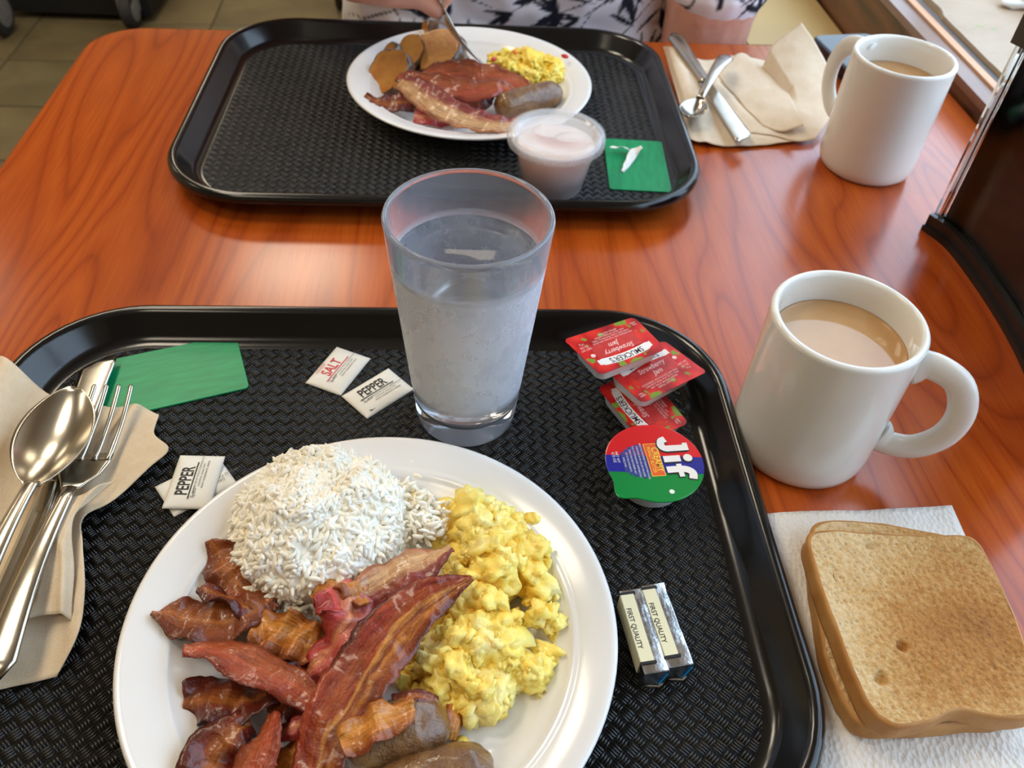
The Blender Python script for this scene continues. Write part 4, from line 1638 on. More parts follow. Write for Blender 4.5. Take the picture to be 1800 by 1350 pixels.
# second ply of the bundle, edge turned up beside the fork handle
v, f, uv = coons(
    top=[at(60, 905, 1.7), at(95, 880, 2.0), at(150, 868, 1.9), at(205, 845, 1.3)],
    bottom=[at(10, 1100, 1.4), at(60, 1085, 1.4), at(100, 1080, 1.5), at(125, 1090, 1.2)],
    left=[at(10, 1100, 1.4), at(40, 1000, 1.4), at(60, 905, 1.7)],
    right=[at(125, 1090, 1.2), at(130, 1000, 1.7), at(128, 915, 2.1), at(160, 880, 1.8), at(205, 845, 1.3)],
    n=30, m=40, zf=lambda s, t_, p: 0.10*noise.noise(Vector((p[0]*0.8, p[1]*0.8, 9)))+fold(s, 0.8, 0.12, 0.25), thick=0.04)
wobj('paper_napkin', v, f, M_NAPKRAFT, 'folded upper layer of kraft napkin tucked under the fork handle', 'napkin', 'paper napkins')

# napkin under the toast
v, f, uv = coons(
    top=[at(1330, 905, 0.1), at(1400, 900, 0.12), at(1520, 897, 0.15), at(1672, 890, 0.1)],
    bottom=[(14.5, 10.5, 0.1), (20, 10.2, 0.1), (27.5, 10.5, 0.1)],
    left=[(14.5, 10.5, 0.1), (14.6, 20, 0.1), at(1330, 905, 0.1)],
    right=[(27.5, 10.5, 0.1), (27.2, 20, 0.1), at(1672, 890, 0.1)],
    n=50, m=60, zf=lambda s, t_, p: 0.06+0.07*noise.noise(Vector((p[0]*0.35, p[1]*0.3, 3)))+0.03*noise.noise(Vector((p[0], p[1], 5))), thick=0.06)
wobj('paper_napkin', v, f, M_NAPWHITE, 'embossed white paper napkin under the toast', 'napkin', 'paper napkins')


# ---- toast
def toast_mats():
    t = NT('toasted_bread_face')
    v = t.coord()
    fine = t.noise(v, 420, 5, 0.7)
    vo = t.add('ShaderNodeTexVoronoi')
    vo.inputs['Scale'].default_value = 330
    t.link(v, vo.inputs['Vector'])
    big = t.noise(t.coord('Object', (14, 14, 14), loc=(1.7, 0.3, 0)), 1.0, 2)
    grad = t.add('ShaderNodeTexGradient', gradient_type='SPHERICAL')
    t.link(t.coord('Object', (14, 12, 6), loc=(-0.42, -0.06, -0.1)), grad.inputs['Vector'])
    k = t.math('ADD', t.math('MULTIPLY', grad.outputs['Fac'], 0.85), t.math('MULTIPLY', t.math('SUBTRACT', big, 0.45), 0.9))
    k = t.math('ADD', k, t.math('MULTIPLY', t.math('SUBTRACT', fine, 0.5), 1.1))
    c = t.ramp(k, [(0.0, L((226, 198, 152))), (0.3, L((208, 166, 106))), (0.6, L((184, 128, 62))), (1.0, L((150, 92, 38)))])
    hole = t.ramp(vo.outputs['Distance'], [(0.0, (0.48, 0.40, 0.30, 1)), (0.35, (1, 1, 1, 1))])
    t.base(t.mix(0.7, c, hole, 'MULTIPLY'))
    t.set(rough=0.85)
    t.bump(t.mix(0.5, fine, vo.outputs['Distance']), 1.0, 0.0028)
    c2 = plain('bread_crust', (172, 116, 56), 0.6, var=(60, (196, 146, 84), 0.8), bump=(140, 0.5, 0.001))
    return t.m, c2


M_TOAST, M_CRUST = toast_mats()


def toast(label, outline, z0, th, seed, holes=()):
    """outline: world xy polygon (ccw) of the top face"""
    o_ = cr([(p[0], p[1], 0) for p in outline]+[(outline[0][0], outline[0][1], 0)], 121)[:-1]
    c = np.mean([q[:2] for q in o_], axis=0)
    ring0 = [(q[0]-c[0], q[1]-c[1]) for q in o_]
    t = thing('toast_slice', label, 'toast', (c[0], c[1], z0), group='toast slices')

    def wob(x, y, s_):
        return noise.noise(Vector((x*s_, y*s_, seed)))
    rings = []
    for sc, z in ((0.955, 0.0), (0.99, 0.10), (1.0, 0.35), (0.985+0.0, th*0.6), (1.0, th-0.18), (0.985, th-0.03), (0.965, th)):
        rings.append([(x*sc*(1+0.012*wob(x, y, 0.8)), y*sc*(1+0.012*wob(x, y, 0.8)), z+0.12*wob(x, y, 0.3)*(z/th)) for x, y in ring0])
    mobj('crust', *loft(rings, True, False), M_CRUST, t)
    v, f = [], []
    K = 60
    ncol = len(ring0)
    for k in range(K+1):
        sc = 0.965*(1-k/(K+0.5))
        for x, y in ring0:
            X, Y = x*sc*(1+0.012*wob(x, y, 0.8)), y*sc*(1+0.012*wob(x, y, 0.8))
            z = th+0.12*wob(X, Y, 0.3) if k else th+0.12*wob(x, y, 0.3)
            q = k/K
            z += -0.10*min(1, q*5)+0.05*wob(X, Y, 1.1)+0.035*noise.noise(Vector((X*5, Y*5, seed)))*min(1, q*20)
            for hx, hy, hr in holes:
                d = math.hypot(X-hx, Y-hy)/hr
                if d < 1.6:
                    z -= 0.42*math.exp(-d**4)
            v.append((X, Y, z))
    for k in range(K):
        for j in range(ncol):
            n_ = (j+1) % ncol
            f.append((k*ncol+j, k*ncol+n_, (k+1)*ncol+n_, (k+1)*ncol+j))
    f.append(tuple(K*ncol+j for j in range(ncol)))
    mobj('crumb_face', v, f, M_TOAST, t)
    return t


ZT = 2.95
topo = [at(*p, ZT) for p in ((1542, 1262), (1580, 1279), (1640, 1268), (1690, 1248), (1760, 1262), (1815, 1262), (1850, 1240), (1825, 1180), (1790, 1090), (1745, 990), (1722, 950), (1690, 936), (1600, 938), (1500, 932), (1440, 930), (1420, 945), (1432, 1000), (1455, 1070), (1490, 1160), (1520, 1230))]
lowo = [(x-0.25+0.10*(y-22)*0.6, y+0.15) for x, y, _ in [at(*p, 1.5) for p in ((1500, 1240), (1545, 1285), (1640, 1288), (1740, 1280), (1800, 1275), (1830, 1240), (1790, 1130), (1735, 1000), (1700, 955), (1600, 930), (1520, 918), (1455, 916), (1425, 930), (1425, 980), (1445, 1080), (1465, 1160))]]
toast('browned toast slice lying underneath the other slice', lowo, 0.22, 1.28, 4)
th_holes = []
for px, py, r in ((1587, 1134, 0.26), (1550, 1190, 0.30), (1528, 958, 0.2), (1470, 1010, 0.1)):
    th_holes.append((at(px, py, ZT), r))
cc_ = np.mean([q[:2] for q in cr([(p[0], p[1], 0) for p in topo]+[(topo[0][0], topo[0][1], 0)], 121)[:-1]], axis=0)
toast('golden toast slice with two small holes on top of the other slice', topo, 1.5, 1.42, 2, [(h[0][0]-cc_[0], h[0][1]-cc_[1], h[1]) for h in th_holes])

# ================================================================== far plate
FARB = 'bacon strips on the far plate'
egg_pile('scrambled_egg', [w4(865, 112, 2.5, 2.0, 2.4), w4(905, 114, 2.5, 3.5, 3.1), w4(945, 120, 2.3, 3.6, 3.1), w4(978, 126, 2.0, 2.6, 2.3)],
         M_EGG2, 'heap of bright yellow scrambled egg beside the potato wedges', 15, 170, 0.4, 0.95)
M_REDBIT = plain('red_pepper', (206, 52, 40), 0.3)
M_ORBIT = plain('orange_pepper', (236, 130, 50), 0.35)
for k, (px, py, zz, mt, nm) in enumerate(((993, 99, 3.2, M_REDBIT, 'red pepper bit at the outer edge of the bright egg heap'), (868, 104, 3.9, M_REDBIT, 'red pepper bit on the bright egg heap next to the fork'),
                                          (905, 92, 3.9, M_ORBIT, 'orange pepper bit on top of the bright egg heap'))):
    p = at(px, py, zz)
    b = MB()
    b.add(blob((0, 0, 0.2), (0.42, 0.22, 0.2), 2, 0.25, 1.2, 30+k, rotm(0, 0.2, k)))
    tag(b.build('pepper_bit', mt, loc=(p[0], p[1], zz-0.2)), nm, 'pepper bit')


def potato_mats():
    sk = plain('fried_potato_skin', (74, 46, 30), 0.3, bump=(120, 0.5, 0.0015), var=(70, (104, 78, 62), 0.9), coat=0.4)
    fl_ = plain('golden_potato_flesh', (206, 142, 62), 0.42, bump=(160, 0.5, 0.001), var=(60, (176, 104, 38), 0.8), coat=0.2)
    return sk, fl_


M_PSKIN, M_PFLESH = potato_mats()


def potato(label, px, py, z, r, cuts, rz, seed):
    """displaced lump with flat cut faces; cuts: list of (normal, distance)"""
    v, f = blob((0, 0, 0), r, 4, 0.22, 0.9, seed, rotm(0, 0, rz))
    vv = [Vector(p) for p in v]
    on = [set() for _ in cuts]
    for ci, (nn, d) in enumerate(cuts):
        nn = Vector(nn).normalized()
        for i, p in enumerate(vv):
            k = p.dot(nn)-d
            if k > 0:
                vv[i] = p-nn*k
                on[ci].add(i)
    flesh = set().union(*on) if on else set()
    zmin = min(p.z for p in vv)
    c = at(px, py, z)
    o = mobj('potato_wedge', [(p.x, p.y, p.z-zmin) for p in vv], f, [M_PSKIN, M_PFLESH], None, (c[0], c[1], z+zmin), flat_angle=0.7)
    mi = [1 if all(i in s_ for i in q) else 0 for q in f for s_ in [flesh]]
    # faces may be re-ordered by the normal pass: look them up by their vertices
    key = {frozenset(q): m_ for q, m_ in zip(f, mi)}
    for pl in o.data.polygons:
        pl.material_index = key.get(frozenset(pl.vertices), 0)
    return tag(o, label, 'potato', 'fried potato wedges')


potato('dark-skinned potato wedge with a broad golden cut top, next to the fork', 772, 98, 2.3, (3.1, 2.4, 2.4), [((-0.25, -0.5, 0.8), 0.95), ((-1, -0.2, 0.1), 1.9)], 0.2, 2)
potato('dark-skinned potato piece standing behind the broad wedge', 760, 66, 2.2, (2.0, 1.5, 1.9), [((-1, -0.4, 0.1), 0.8)], 0.4, 5)
potato('golden potato wedge with its cut face turned to the plate rim', 690, 128, 2.3, (2.2, 1.9, 2.4), [((-0.3, -0.75, 0.55), 0.8)], -0.3, 8)
potato('small browned potato piece at the end of the row', 690, 100, 2.1, (1.2, 1.0, 1.4), [((-0.5, -0.5, 0.4), 0.6)], 0.9, 11)
potato('rounded golden potato piece between the wedges', 722, 88, 2.8, (1.7, 1.3, 1.8), [((-0.2, -0.6, 0.7), 0.4)], 1.3, 14)
potato('flat golden potato offcut half hidden under the bacon', 672, 150, 1.4, (1.3, 1.5, 0.7), [((-0.2, -0.2, 0.9), 0.25)], 0.3, 17)
potato('golden potato offcut peeking out below the crossed bacon', 728, 178, 1.5, (1.6, 1.2, 0.9), [((0, -0.5, 0.8), 0.3)], 0.6, 20)
bacon([(745, 135, 3.2), (790, 128, 3.4), (840, 130, 3.5), (890, 140, 3.4), (930, 155, 3.2)], [1.6, 2.6, 2.5, 2.1, 1.2], RUST, 'rust-brown bacon strip lying against the potato wedge', roll=(-25, -35, -30, -20), seed=31, group=FARB, ruf=0.12, lam=2.8)
bacon([(700, 135, 3.3), (750, 145, 3.5), (820, 158, 3.5), (880, 155, 3.5), (920, 165, 3.0)], [1.4, 2.2, 2.2, 1.8, 1.0], RUST, 'reddish bacon strip lying across the middle of the far plate', roll=(-20, -35, -30, -20), seed=32, group=FARB, ruf=0.12, lam=3.0)
bacon([(705, 142, 3.5), (735, 160, 3.6), (775, 187, 3.4), (830, 210, 3.1), (880, 220, 2.9), (915, 219, 2.7)], [1.6, 2.4, 2.5, 2.2, 1.9, 1.6], PALEFAT, 'long pale-edged bacon strip reaching to the plate rim', roll=(-30, -35, -30, -25), seed=33, group=FARB, ruf=0.12, lam=2.0, n=80)
bacon([(642, 168, 2.6), (670, 182, 2.3), (700, 180, 2.4), (735, 176, 2.4)], [0.6, 1.7, 2.1, 1.6], MAROON, 'dark bacon piece with its tip over the far plate rim', roll=(-10, -30, -20), seed=34, group=FARB, ruf=0.16, lam=2.0)
bacon([(728, 205, 1.9), (760, 205, 2.1), (800, 200, 2.1), (840, 190, 2.0)], [1.6, 2.0, 2.2, 1.6], PINK, 'pink bacon piece underneath the pale-edged strip', roll=(-20, -40, -30), seed=35, group=FARB, ruf=0.15, lam=2.2)
bacon([(800, 190, 2.2), (840, 178, 2.5), (858, 165, 2.5)], [2.0, 2.2, 1.4], MAROON, 'dark red bacon piece beside the far sausage link', roll=(0, -20, -20), seed=36, group=FARB, ruf=0.15, lam=2.2)
sausage([(872, 192, 2.2), (905, 183, 2.3), (945, 172, 2.3), (985, 163, 2.2)], 1.35, 'glossy browned sausage link next to the bright egg heap', None)
p = at(636, 124, 2.4)
v, f = blob((0, 0, 0), (0.30, 0.10, 0.06), 2, 0.3, 1.0, 3)
wobj('pepper_fleck', [(x+p[0], y+p[1], z+2.36) for x, y, z in v], f, M_BLACKPL, 'tiny black fleck on the bare rim of the far plate', 'fleck')


# ---- dressing cup with clear lid
def dressing():
    cx, cy = 2.2, 62.95
    t = thing('dressing_cup', 'translucent portion cup of pink dressing with a clear lid', 'dressing cup', (cx, cy, TRAYZ+0.02))
    g = NT('frosted_portion_cup')
    g.base(L((252, 246, 248)))
    g.set(rough=0.3)
    see_through(g, 0.65)
    cl = NT('clear_lid_plastic')
    cl.base((0.9, 0.92, 0.95, 1))
    cl.set(rough=0.06)
    see_through(cl, 0.78)
    dr = NT('pink_dressing')
    n = dr.noise(dr.coord('Object', (45, 45, 45)), 1.0, 3)
    dr.base(dr.ramp(n, [(0.3, L((250, 212, 198))), (0.7, L((254, 232, 224)))]))
    dr.set(rough=0.3, sss=1.0)
    dr.sssr((1, 0.8, 0.75), 0.02)
    H = 4.45
    mobj('cup', *lathe([(0, 0.1), (2.2, 0.1), (2.35, 0.0), (2.5, 0.08), (3.45, H-0.1), (3.75, H), (3.75, H+0.1), (3.4, H+0.02), (2.42, 0.2), (0, 0.2)], 72), g.m, t)
    mobj('dressing', *lathe([(0, 0.22), (2.36, 0.22), (3.25, 3.95), (3.0, 4.1), (1.8, 4.0), (0, 3.9)], 64), dr.m, t)
    # smears stuck under the lid
    v, f = blob((-0.5, 0.9, H+0.10), (1.55, 1.0, 0.16), 3, 0.4, 1.0, 4)
    mobj('smear', v, f, dr.m, t)
    v, f = blob((1.2, 0.1, H+0.10), (1.3, 0.7, 0.13), 3, 0.4, 1.0, 9)
    mobj('smear', v, f, dr.m, t)
    mobj('lid', *lathe([(0, H+0.38), (2.9, H+0.38), (3.1, H+0.42), (3.25, H+0.62), (3.6, H+0.66), (3.86, H+0.55), (3.93, H-0.25), (3.99, H-0.3), (3.97, H+0.60), (3.62, H+0.72), (3.2, H+0.68), (3.04, H+0.47), (2.9, H+0.44), (0, H+0.44)], 84), cl.m, t)
    b = MB()
    for k in range(84):
        a = 2*math.pi*k/84
        b.add(tube([(4.0*math.cos(a), 4.0*math.sin(a), H-0.25), (4.0*math.cos(a), 4.0*math.sin(a), H+0.3)], 0.05, 5))
    b.build('lid_ribbing', cl.m, t)


dressing()
# ---- torn wrapper lying on the green card
M_WRAP = plain('white_tissue_scrap', (236, 234, 230), 0.7, bump=(200, 0.5, 0.0006))
t = thing('torn_wrapper', 'torn white paper scrap shaped like a seven on the green card', 'paper scrap', at(1110, 270, TZ1+0.09))
q0 = Vector(at(1110, 270, TZ1+0.09))
for pts, wd in (([(1072, 259, 1.0), (1095, 259, 1.1), (1115, 266, 0.8)], (0.25, 0.55, 0.5)), ([(1128, 258, 1.4), (1115, 268, 1.0), (1105, 285, 0.75), (1094, 302, 0.62)], (0.35, 0.8, 0.7, 0.3))):
    v, f, uv = ribbon([tuple(Vector(at(*p))-q0) for p in pts], wd, (10, 40), th=0.06, ruf=0.05, lam=1.2, seed=len(pts), n=24, mcr=6)
    mobj('strip', v, f, M_WRAP, t)

# ================================================================== rumpled tan napkin with knife and spoon
def nap2_z(s, t_, p):
    return 0.16*noise.noise(Vector((p[0]*0.3, p[1]*0.22, 6)))+0.06*noise.noise(Vector((p[0]*0.9, p[1]*0.7, 2)))+fold(s, 0.28, 0.05, 0.15)


v, f, uv = coons(
    top=[at(1166, 82, 0.5), at(1182, 84, 1.6), at(1240, 105, 0.6), at(1300, 98, 1.2), at(1395, 120, 0.7)],
    bottom=[at(1213, 246, 0.4), at(1235, 252, 0.4), at(1290, 256, 0.3), at(1345, 254, 0.25), at(1400, 248, 0.3)],
    left=[at(1213, 246, 0.4), at(1196, 190, 0.8), at(1180, 130, 1.2), at(1166, 82, 0.5)],
    right=[at(1400, 248, 0.3), at(1425, 215, 0.8), at(1410, 170, 0.8), at(1395, 120, 0.7)],
    n=46, m=50, zf=nap2_z, thick=0.05)
wobj('paper_napkin', v, f, M_NAPTAN, 'rumpled tan paper napkin under the crossed knife and spoon', 'napkin', 'paper napkins')
# raised part of the same bundle standing up towards the mug
A_ = [at(1225, 130, 0.8), at(1320, 110, 2.2), at(1370, 70, 4.2), at(1408, 42, 5.6)]
v, f, uv = coons(
    top=A_,
    bottom=[at(1310, 232, 0.4), at(1360, 240, 0.4), at(1400, 250, 0.3), at(1432, 247, 0.3)],
    left=[at(1310, 232, 0.4), at(1275, 185, 0.6), at(1225, 130, 0.8)],
    right=[at(1432, 247, 0.3), at(1462, 195, 1.2), at(1458, 130, 2.6), at(1438, 85, 4.2), at(1408, 42, 5.6)],
    n=44, m=44, zf=lambda s, t_, p: 0.18*noise.noise(Vector((p[0]*0.35, p[1]*0.3, 8)))+0.05*noise.noise(Vector((p[0]*1.2, p[1]*1.1, 8))), thick=0.04)
wobj('paper_napkin', v, f, M_NAPTAN, 'tan paper napkin with one corner standing up beside the mug', 'napkin', 'paper napkins')
v, f, uv = coons(
    top=[at(1255, 128, 0.9), at(1300, 95, 1.9), at(1330, 112, 1.6)],
    bottom=[at(1340, 222, 0.5), at(1375, 232, 0.7), at(1412, 222, 1.3)],
    left=[at(1340, 222, 0.5), at(1300, 180, 0.7), at(1255, 128, 0.9)],
    right=[at(1412, 222, 1.3), at(1385, 170, 1.3), at(1330, 112, 1.6)],
    n=30, m=36, zf=lambda s, t_, p: 0.12*noise.noise(Vector((p[0]*0.6, p[1]*0.5, 3))), thick=0.04)
wobj('paper_napkin', v, f, M_NAPTAN, 'narrow folded flap of tan napkin lying over the raised one', 'napkin', 'paper napkins')
p0, p1 = at(1312, 250, 1.1), at(1190, 72, 2.0)
knife('stainless knife crossed by a small spoon on the tan napkin', p0, p1, total=21.0, blade=11.0)
p0, p1 = at(1208, 208, 2.0), at(1264, 122, 2.7)
spoon('small stainless teaspoon lying across the knife', p0, p1, bowl=4.0, wid=1.35, total=13.0)

# ---- smartphone beside the wall
M_GLASSBLK = plain('dark_screen_glass', (12, 12, 12), 0.08, var=(9, (20, 22, 22), 0.8), spec=0.3)
c = at(1427, 61, 1.6)
pr = math.radians(14)
t = thing('smartphone', 'dark smartphone in a thick case between the mug and the wood panelling', 'phone',
          (c[0]+3.7*math.cos(pr)+7.1*math.sin(pr), c[1]+3.7*math.sin(pr)-7.1*math.cos(pr), 0), pr)
mobj('case', *loft([rrect(7.0, 14.0, 0.9, 6, 0.0), rrect(7.3, 14.3, 1.0, 6, 0.2), rrect(7.3, 14.3, 1.0, 6, 1.4), rrect(7.0, 14.0, 0.9, 6, 1.55)]), M_BLACKPL, t, flat_angle=0.6)
mobj('screen', *loft([rrect(6.8, 13.8, 0.8, 6, 1.5), rrect(6.8, 13.8, 0.8, 6, 1.58)]), M_GLASSBLK, t, smooth=False)


# ---- curved acrylic sign stand
def sign_stand():
    pts = [(33.45, 60.9), (34.75, 58.2), (35.45, 53.5), (35.8, 48.3), (35.65, 43.5), (34.9, 38.5), (33.6, 34.0)]
    P = cr([(x, y, 0) for x, y in pts], 60)
    root = thing('sign_stand', 'curved black sign holder with clear acrylic edges on a black base', 'sign holder', (P[30][0], P[30][1], 0))
    o = P[30]
    P = [p-o for p in P]
    nr = []
    for i in range(60):
        t_ = P[min(i+1, 59)]-P[max(i-1, 0)]
        t_ /= np.linalg.norm(t_)
        nr.append(np.array([-t_[1], t_[0], 0]))           # points away from the diners' side
    if nr[30][0] < 0:
        nr = [-q for q in nr]

    def slab(o0, o1, z0, z1, i0=0, i1=60):
        rings = []
        for i in range(i0, i1):
            a, b = P[i]+nr[i]*o0, P[i]+nr[i]*o1
            rings.append([(a[0], a[1], z0), (b[0], b[1], z0), (b[0], b[1], z1), (a[0], a[1], z1)])
        return loft(rings)
    bs = MB()
    bs.add(slab(0, 5.5, 0, 0.5)).add(slab(0.25, 2.2, 0.5, 1.45))
    bs.build('base', M_BLACKPL, root, smooth=False)
    ac = NT('clear_acrylic')
    ac.base((0.94, 0.94, 0.94, 1))
    ac.set(rough=0.04, trans=1.0, ior=1.2)
    mobj('insert', *slab(1.15, 1.35, 1.45, 16.0, 2, 60), M_GLASSBLK, root, smooth=False)
    mobj('acrylic_cover', *slab(0.80, 1.0, 1.45, 16.2), ac.m, root, smooth=False)
    e = P[0]
    b = MB()
    b.add(box(e[0]+0.55, e[0]+0.85, e[1]-0.45, e[1]+0.05, 1.4, 16.2)).add(box(e[0]+1.0, e[0]+1.25, e[1]-0.5, e[1]+0.1, 1.4, 16.2))
    b.build('edge_strip', ac.m, root, smooth=False)
    tc = MB()
    tc.add(slab(0.1, 2.0, 15.9, 17.9))
    tc.build('top_cap', plain('dark_olive_plastic', (70, 66, 58), 0.4), root, smooth=False)


sign_stand()

# ================================================================== beyond the table
# ---- tan ledge against the panelling
M_TAN = plain('tan_laminate', (190, 158, 100), 0.5, var=(20, (194, 164, 100), 0.6), bump=(200, 0.15, 0.0005))
uL = CA*27.6+SA*112
t = thing('side_cabinet', 'low tan laminate cabinet against the wood panelling beyond the table', 'cabinet', T(uL+8.6+3.0, 118, FLOORZ), TA)
b = MB()
wcab = (U1-uL-0.4)
t.location = Vector(T((uL+U1-0.4)/2, 125, FLOORZ))*S
b.add(box(-wcab/2+0.5, wcab/2-0.5, -17, 17, 0, 67))
b.build('body', M_TAN, t, smooth=False)
mobj('top', *box(-wcab/2, wcab/2, -18, 18, 67, 69.1), M_TAN, t, smooth=False)
for k in (-1, 1):
    d = mobj('door', *box(min(0.15*k, k*(wcab/2-0.8)), max(0.15*k, k*(wcab/2-0.8)), -17.9, -17.0, 3, 64), M_TAN, t, smooth=False)
    mobj('handle', *tube([(k*1.5, -18.6, 34), (k*1.5, -18.6, 44)], 0.4, 8), M_STEEL, d)

# ---- black cart on grey casters
t = thing('service_cart', 'black service cart on grey caster wheels standing on the tile floor', 'cart', (-145, 276, FLOORZ), 0.08)
b = MB()
b.add(box(-23, 23, -16, 22, 2.2, 74)).add(box(-25, 25, -18, 24, 74, 77))
b.build('body', plain('matt_black_panel', (9, 9, 9), 0.7), t, smooth=False)
M_GREYPL = plain('grey_caster_plastic', (128, 126, 120), 0.45)
M_TYRE = plain('dark_rubber', (44, 42, 40), 0.7)
for (cx, cy, r, wd) in ((17.8, -19.0, 5.2, 3.4), (-17.5, -27.5, 6.5, 3.0), (17, 20, 5.2, 3.4), (-17, 20, 5.2, 3.4)):
    wv, wf = lathe([(0, -wd/2), (r*0.9, -wd/2), (r, -wd/2+0.5), (r, wd/2-0.5), (r*0.9, wd/2), (0, wd/2)], 28)
    ww = mobj('caster_wheel', [(cx+z, cy+x, r+y) for x, y, z in wv], wf, M_TYRE, t, flat_angle=0.5)
    hv, hf = lathe([(0, -wd/2-0.3), (r*0.62, -wd/2-0.3), (r*0.62, wd/2+0.3), (0, wd/2+0.3)], 24)
    mobj('hub', [(cx+z, cy+x, r+y) for x, y, z in hv], hf, M_GREYPL, ww, flat_angle=0.5)
    b = MB()
    b.add(box(cx-wd/2-1.1, cx-wd/2-0.4, cy-1.8, cy+1.8, r-0.5, 2*r+2.5)).add(box(cx+wd/2+0.4, cx+wd/2+1.1, cy-1.8, cy+1.8, r-0.5, 2*r+2.5)).add(box(cx-wd/2-1.1, cx+wd/2+1.1, cy-2.6, cy+2.6, 2*r+1.2, 2*r+2.6))
    b.build('fork_bracket', M_GREYPL, t, smooth=False)

# ---- sled-base chair further back
t = thing('side_chair', 'sled-base chair with dark bent tube standing on the tile floor', 'chair', (-50, 300, FLOORZ), 0.12)
M_TUBE = plain('dark_bronze_tube', (64, 56, 40), 0.35, metal=0.6)
for sx in (-18, 18):
    path = cr([(sx, 18, 44), (sx, 17, 20), (sx, 16, 4), (sx, 12, 1.3), (sx, -12, 1.3), (sx, -17, 4), (sx, -18, 20), (sx, -19, 44)], 50)
    mobj('frame_tube', *tube(path, 1.2, 10, 1.0, (1, 0, 0)), M_TUBE, t)
mobj('frame_tube', *tube([(-18, -15.5, 1.6), (18, -15.5, 1.6)], 1.2, 10), M_TUBE, t)
mobj('seat', *loft([rrect(42, 42, 5, 6, 44), rrect(43, 43, 5.5, 6, 46), rrect(42, 42, 5, 6, 48.5)]), M_TAN, t, flat_angle=0.8)
mobj('backrest', *loft([[(x, 21+y*0.05, 66+y) for x, y, _ in rrect(42, 30, 5, 6)], [(x, 24+y*0.05, 66+y) for x, y, _ in rrect(42, 30, 5, 6)]]), M_TAN, t, flat_angle=0.8)


# ================================================================== the person across the table
def skin_mat():
    t_ = NT('skin')
    n = t_.noise(t_.coord('Object', (30, 30, 30)), 1.0, 4)
    t_.base(t_.ramp(n, [(0.3, L((206, 146, 124))), (0.7, L((220, 166, 146)))]))
    t_.set(rough=0.48, sss=0.15)
    t_.sssr((1.0, 0.4, 0.25), 0.006)
    t_.bump(t_.noise(t_.coord('Object', (260, 260, 260)), 1.0, 4), 0.2, 0.0006)
    return t_.m


M_SKIN = skin_mat()


def body_mesh(parts, voxel, name, mat, parent, smooth=3, base=(0, 0, 0)):
    b = MB()
    for p in parts:
        b.add(capsule(*p))
    b.v = [(p[0]-base[0], p[1]-base[1], p[2]-base[2]) for p in b.v]
    o = b.build(name, mat, parent)
    remesh(o, voxel, smooth)
    return o


PB_ = (-3.0, 116.0, FLOORZ)
person = thing('person', 'person in a white shirt with dark leaf print holding a fork', 'person', PB_)
FKH = at(776, 14, 9.2)                         # where the fork meets the fingers
hx, hy, hz = FKH
W_ = (hx-11.5, hy+6.5, hz+4.5)                  # right wrist
parts = [
    ((-11, 118, -24), (7, 118, -24), 13, 13), ((-10, 117, -6), (4, 117, -6), 14, 14), ((-10, 115, 14), (5, 115, 14), 13, 13), ((-17, 115, 31), (11, 115, 31), 8, 8),
    ((-3, 115, 34), (-3, 112, 46), 6.2, 5.6), ((-3, 110, 52), (-3, 109, 60), 8.0, 9.0), ((-3, 106, 49), (-3, 104.5, 50), 5.0, 4.5),
    ((-3, 101.4, 55.5), (-3, 100.2, 53.4), 1.1, 1.5), ((-11.6, 110, 55), (-11.4, 110.5, 58), 1.3, 1.5), ((5.6, 110, 55), (5.4, 110.5, 58), 1.3, 1.5),
    # right arm to the fork
    ((-20, 114, 30), (-31, 103, 8), 5.6, 4.6), ((-31, 103, 8), W_, 4.6, 3.0), (W_, (hx-8.0, hy+4.2, hz+2.4), 2.9, 3.0),
    # left arm, elbow down behind the table edge
    ((14.5, 112, 28), (20.4, 102.8, 2), 5.8, 5.5), ((20.4, 102.8, 2), (20.0, 102.5, -9), 5.4, 4.8), ((20.0, 102.5, -9), (6, 103, -15), 4.4, 3.0), ((6, 103, -15), (-1, 103, -16), 3.0, 2.6),
    # thighs, shins, feet
    ((-10, 116, -28), (-13, 82, -26), 8.5, 6.5), ((6, 116, -28), (9, 82, -26), 8.5, 6.5), ((-13, 82, -26), (-13, 84, -66), 6.0, 4.0), ((9, 82, -26), (9, 84, -66), 6.0, 4.0),
    ((-13, 86, -70.5), (-14, 68, -71.5), 4.2, 3.2), ((9, 86, -70.5), (10, 68, -71.5), 4.2, 3.2),
]
# right hand: palm and five fingers closing on the fork handle
pc = np.array([hx-6.2, hy+3.0, hz+1.2])
parts += [(tuple(pc+[-1.5, 1.2, 0.8]), tuple(pc+[1.2, -0.6, 0.2]), 2.6, 2.2)]
fg = {
    'thumb': [(-2.2, -1.6, -0.6), (1.6, -2.6, -0.6), (4.2, -2.4, -0.7), (5.7, -2.6, -1.5)],
    'index': [(1.2, -0.2, 1.4), (4.0, -0.9, 1.9), (6.1, -1.9, 0.9), (6.6, -2.5, -0.4)],
    'middle': [(1.0, 0.9, 0.9), (3.9, 0.5, 1.0), (6.0, -0.8, 0.2), (6.2, -2.1, -0.9)],
    'ring': [(0.4, 1.9, 0.2), (3.0, 2.0, 0.1), (4.4, 0.5, -0.9), (3.0, -0.9, -1.2)],
    'little': [(-0.4, 2.7, -0.3), (1.8, 3.0, -0.6), (2.8, 1.6, -1.4), (1.5, 0.5, -1.6)],
}
for k, seq in fg.items():
    r0 = {'thumb': 1.15, 'index': 0.95, 'middle': 0.95, 'ring': 0.9, 'little': 0.78}[k]
    for i in range(3):
        parts.append((tuple(pc+np.array(seq[i])), tuple(pc+np.array(seq[i+1])), r0*(1-0.08*i), r0*(1-0.08*(i+1))))
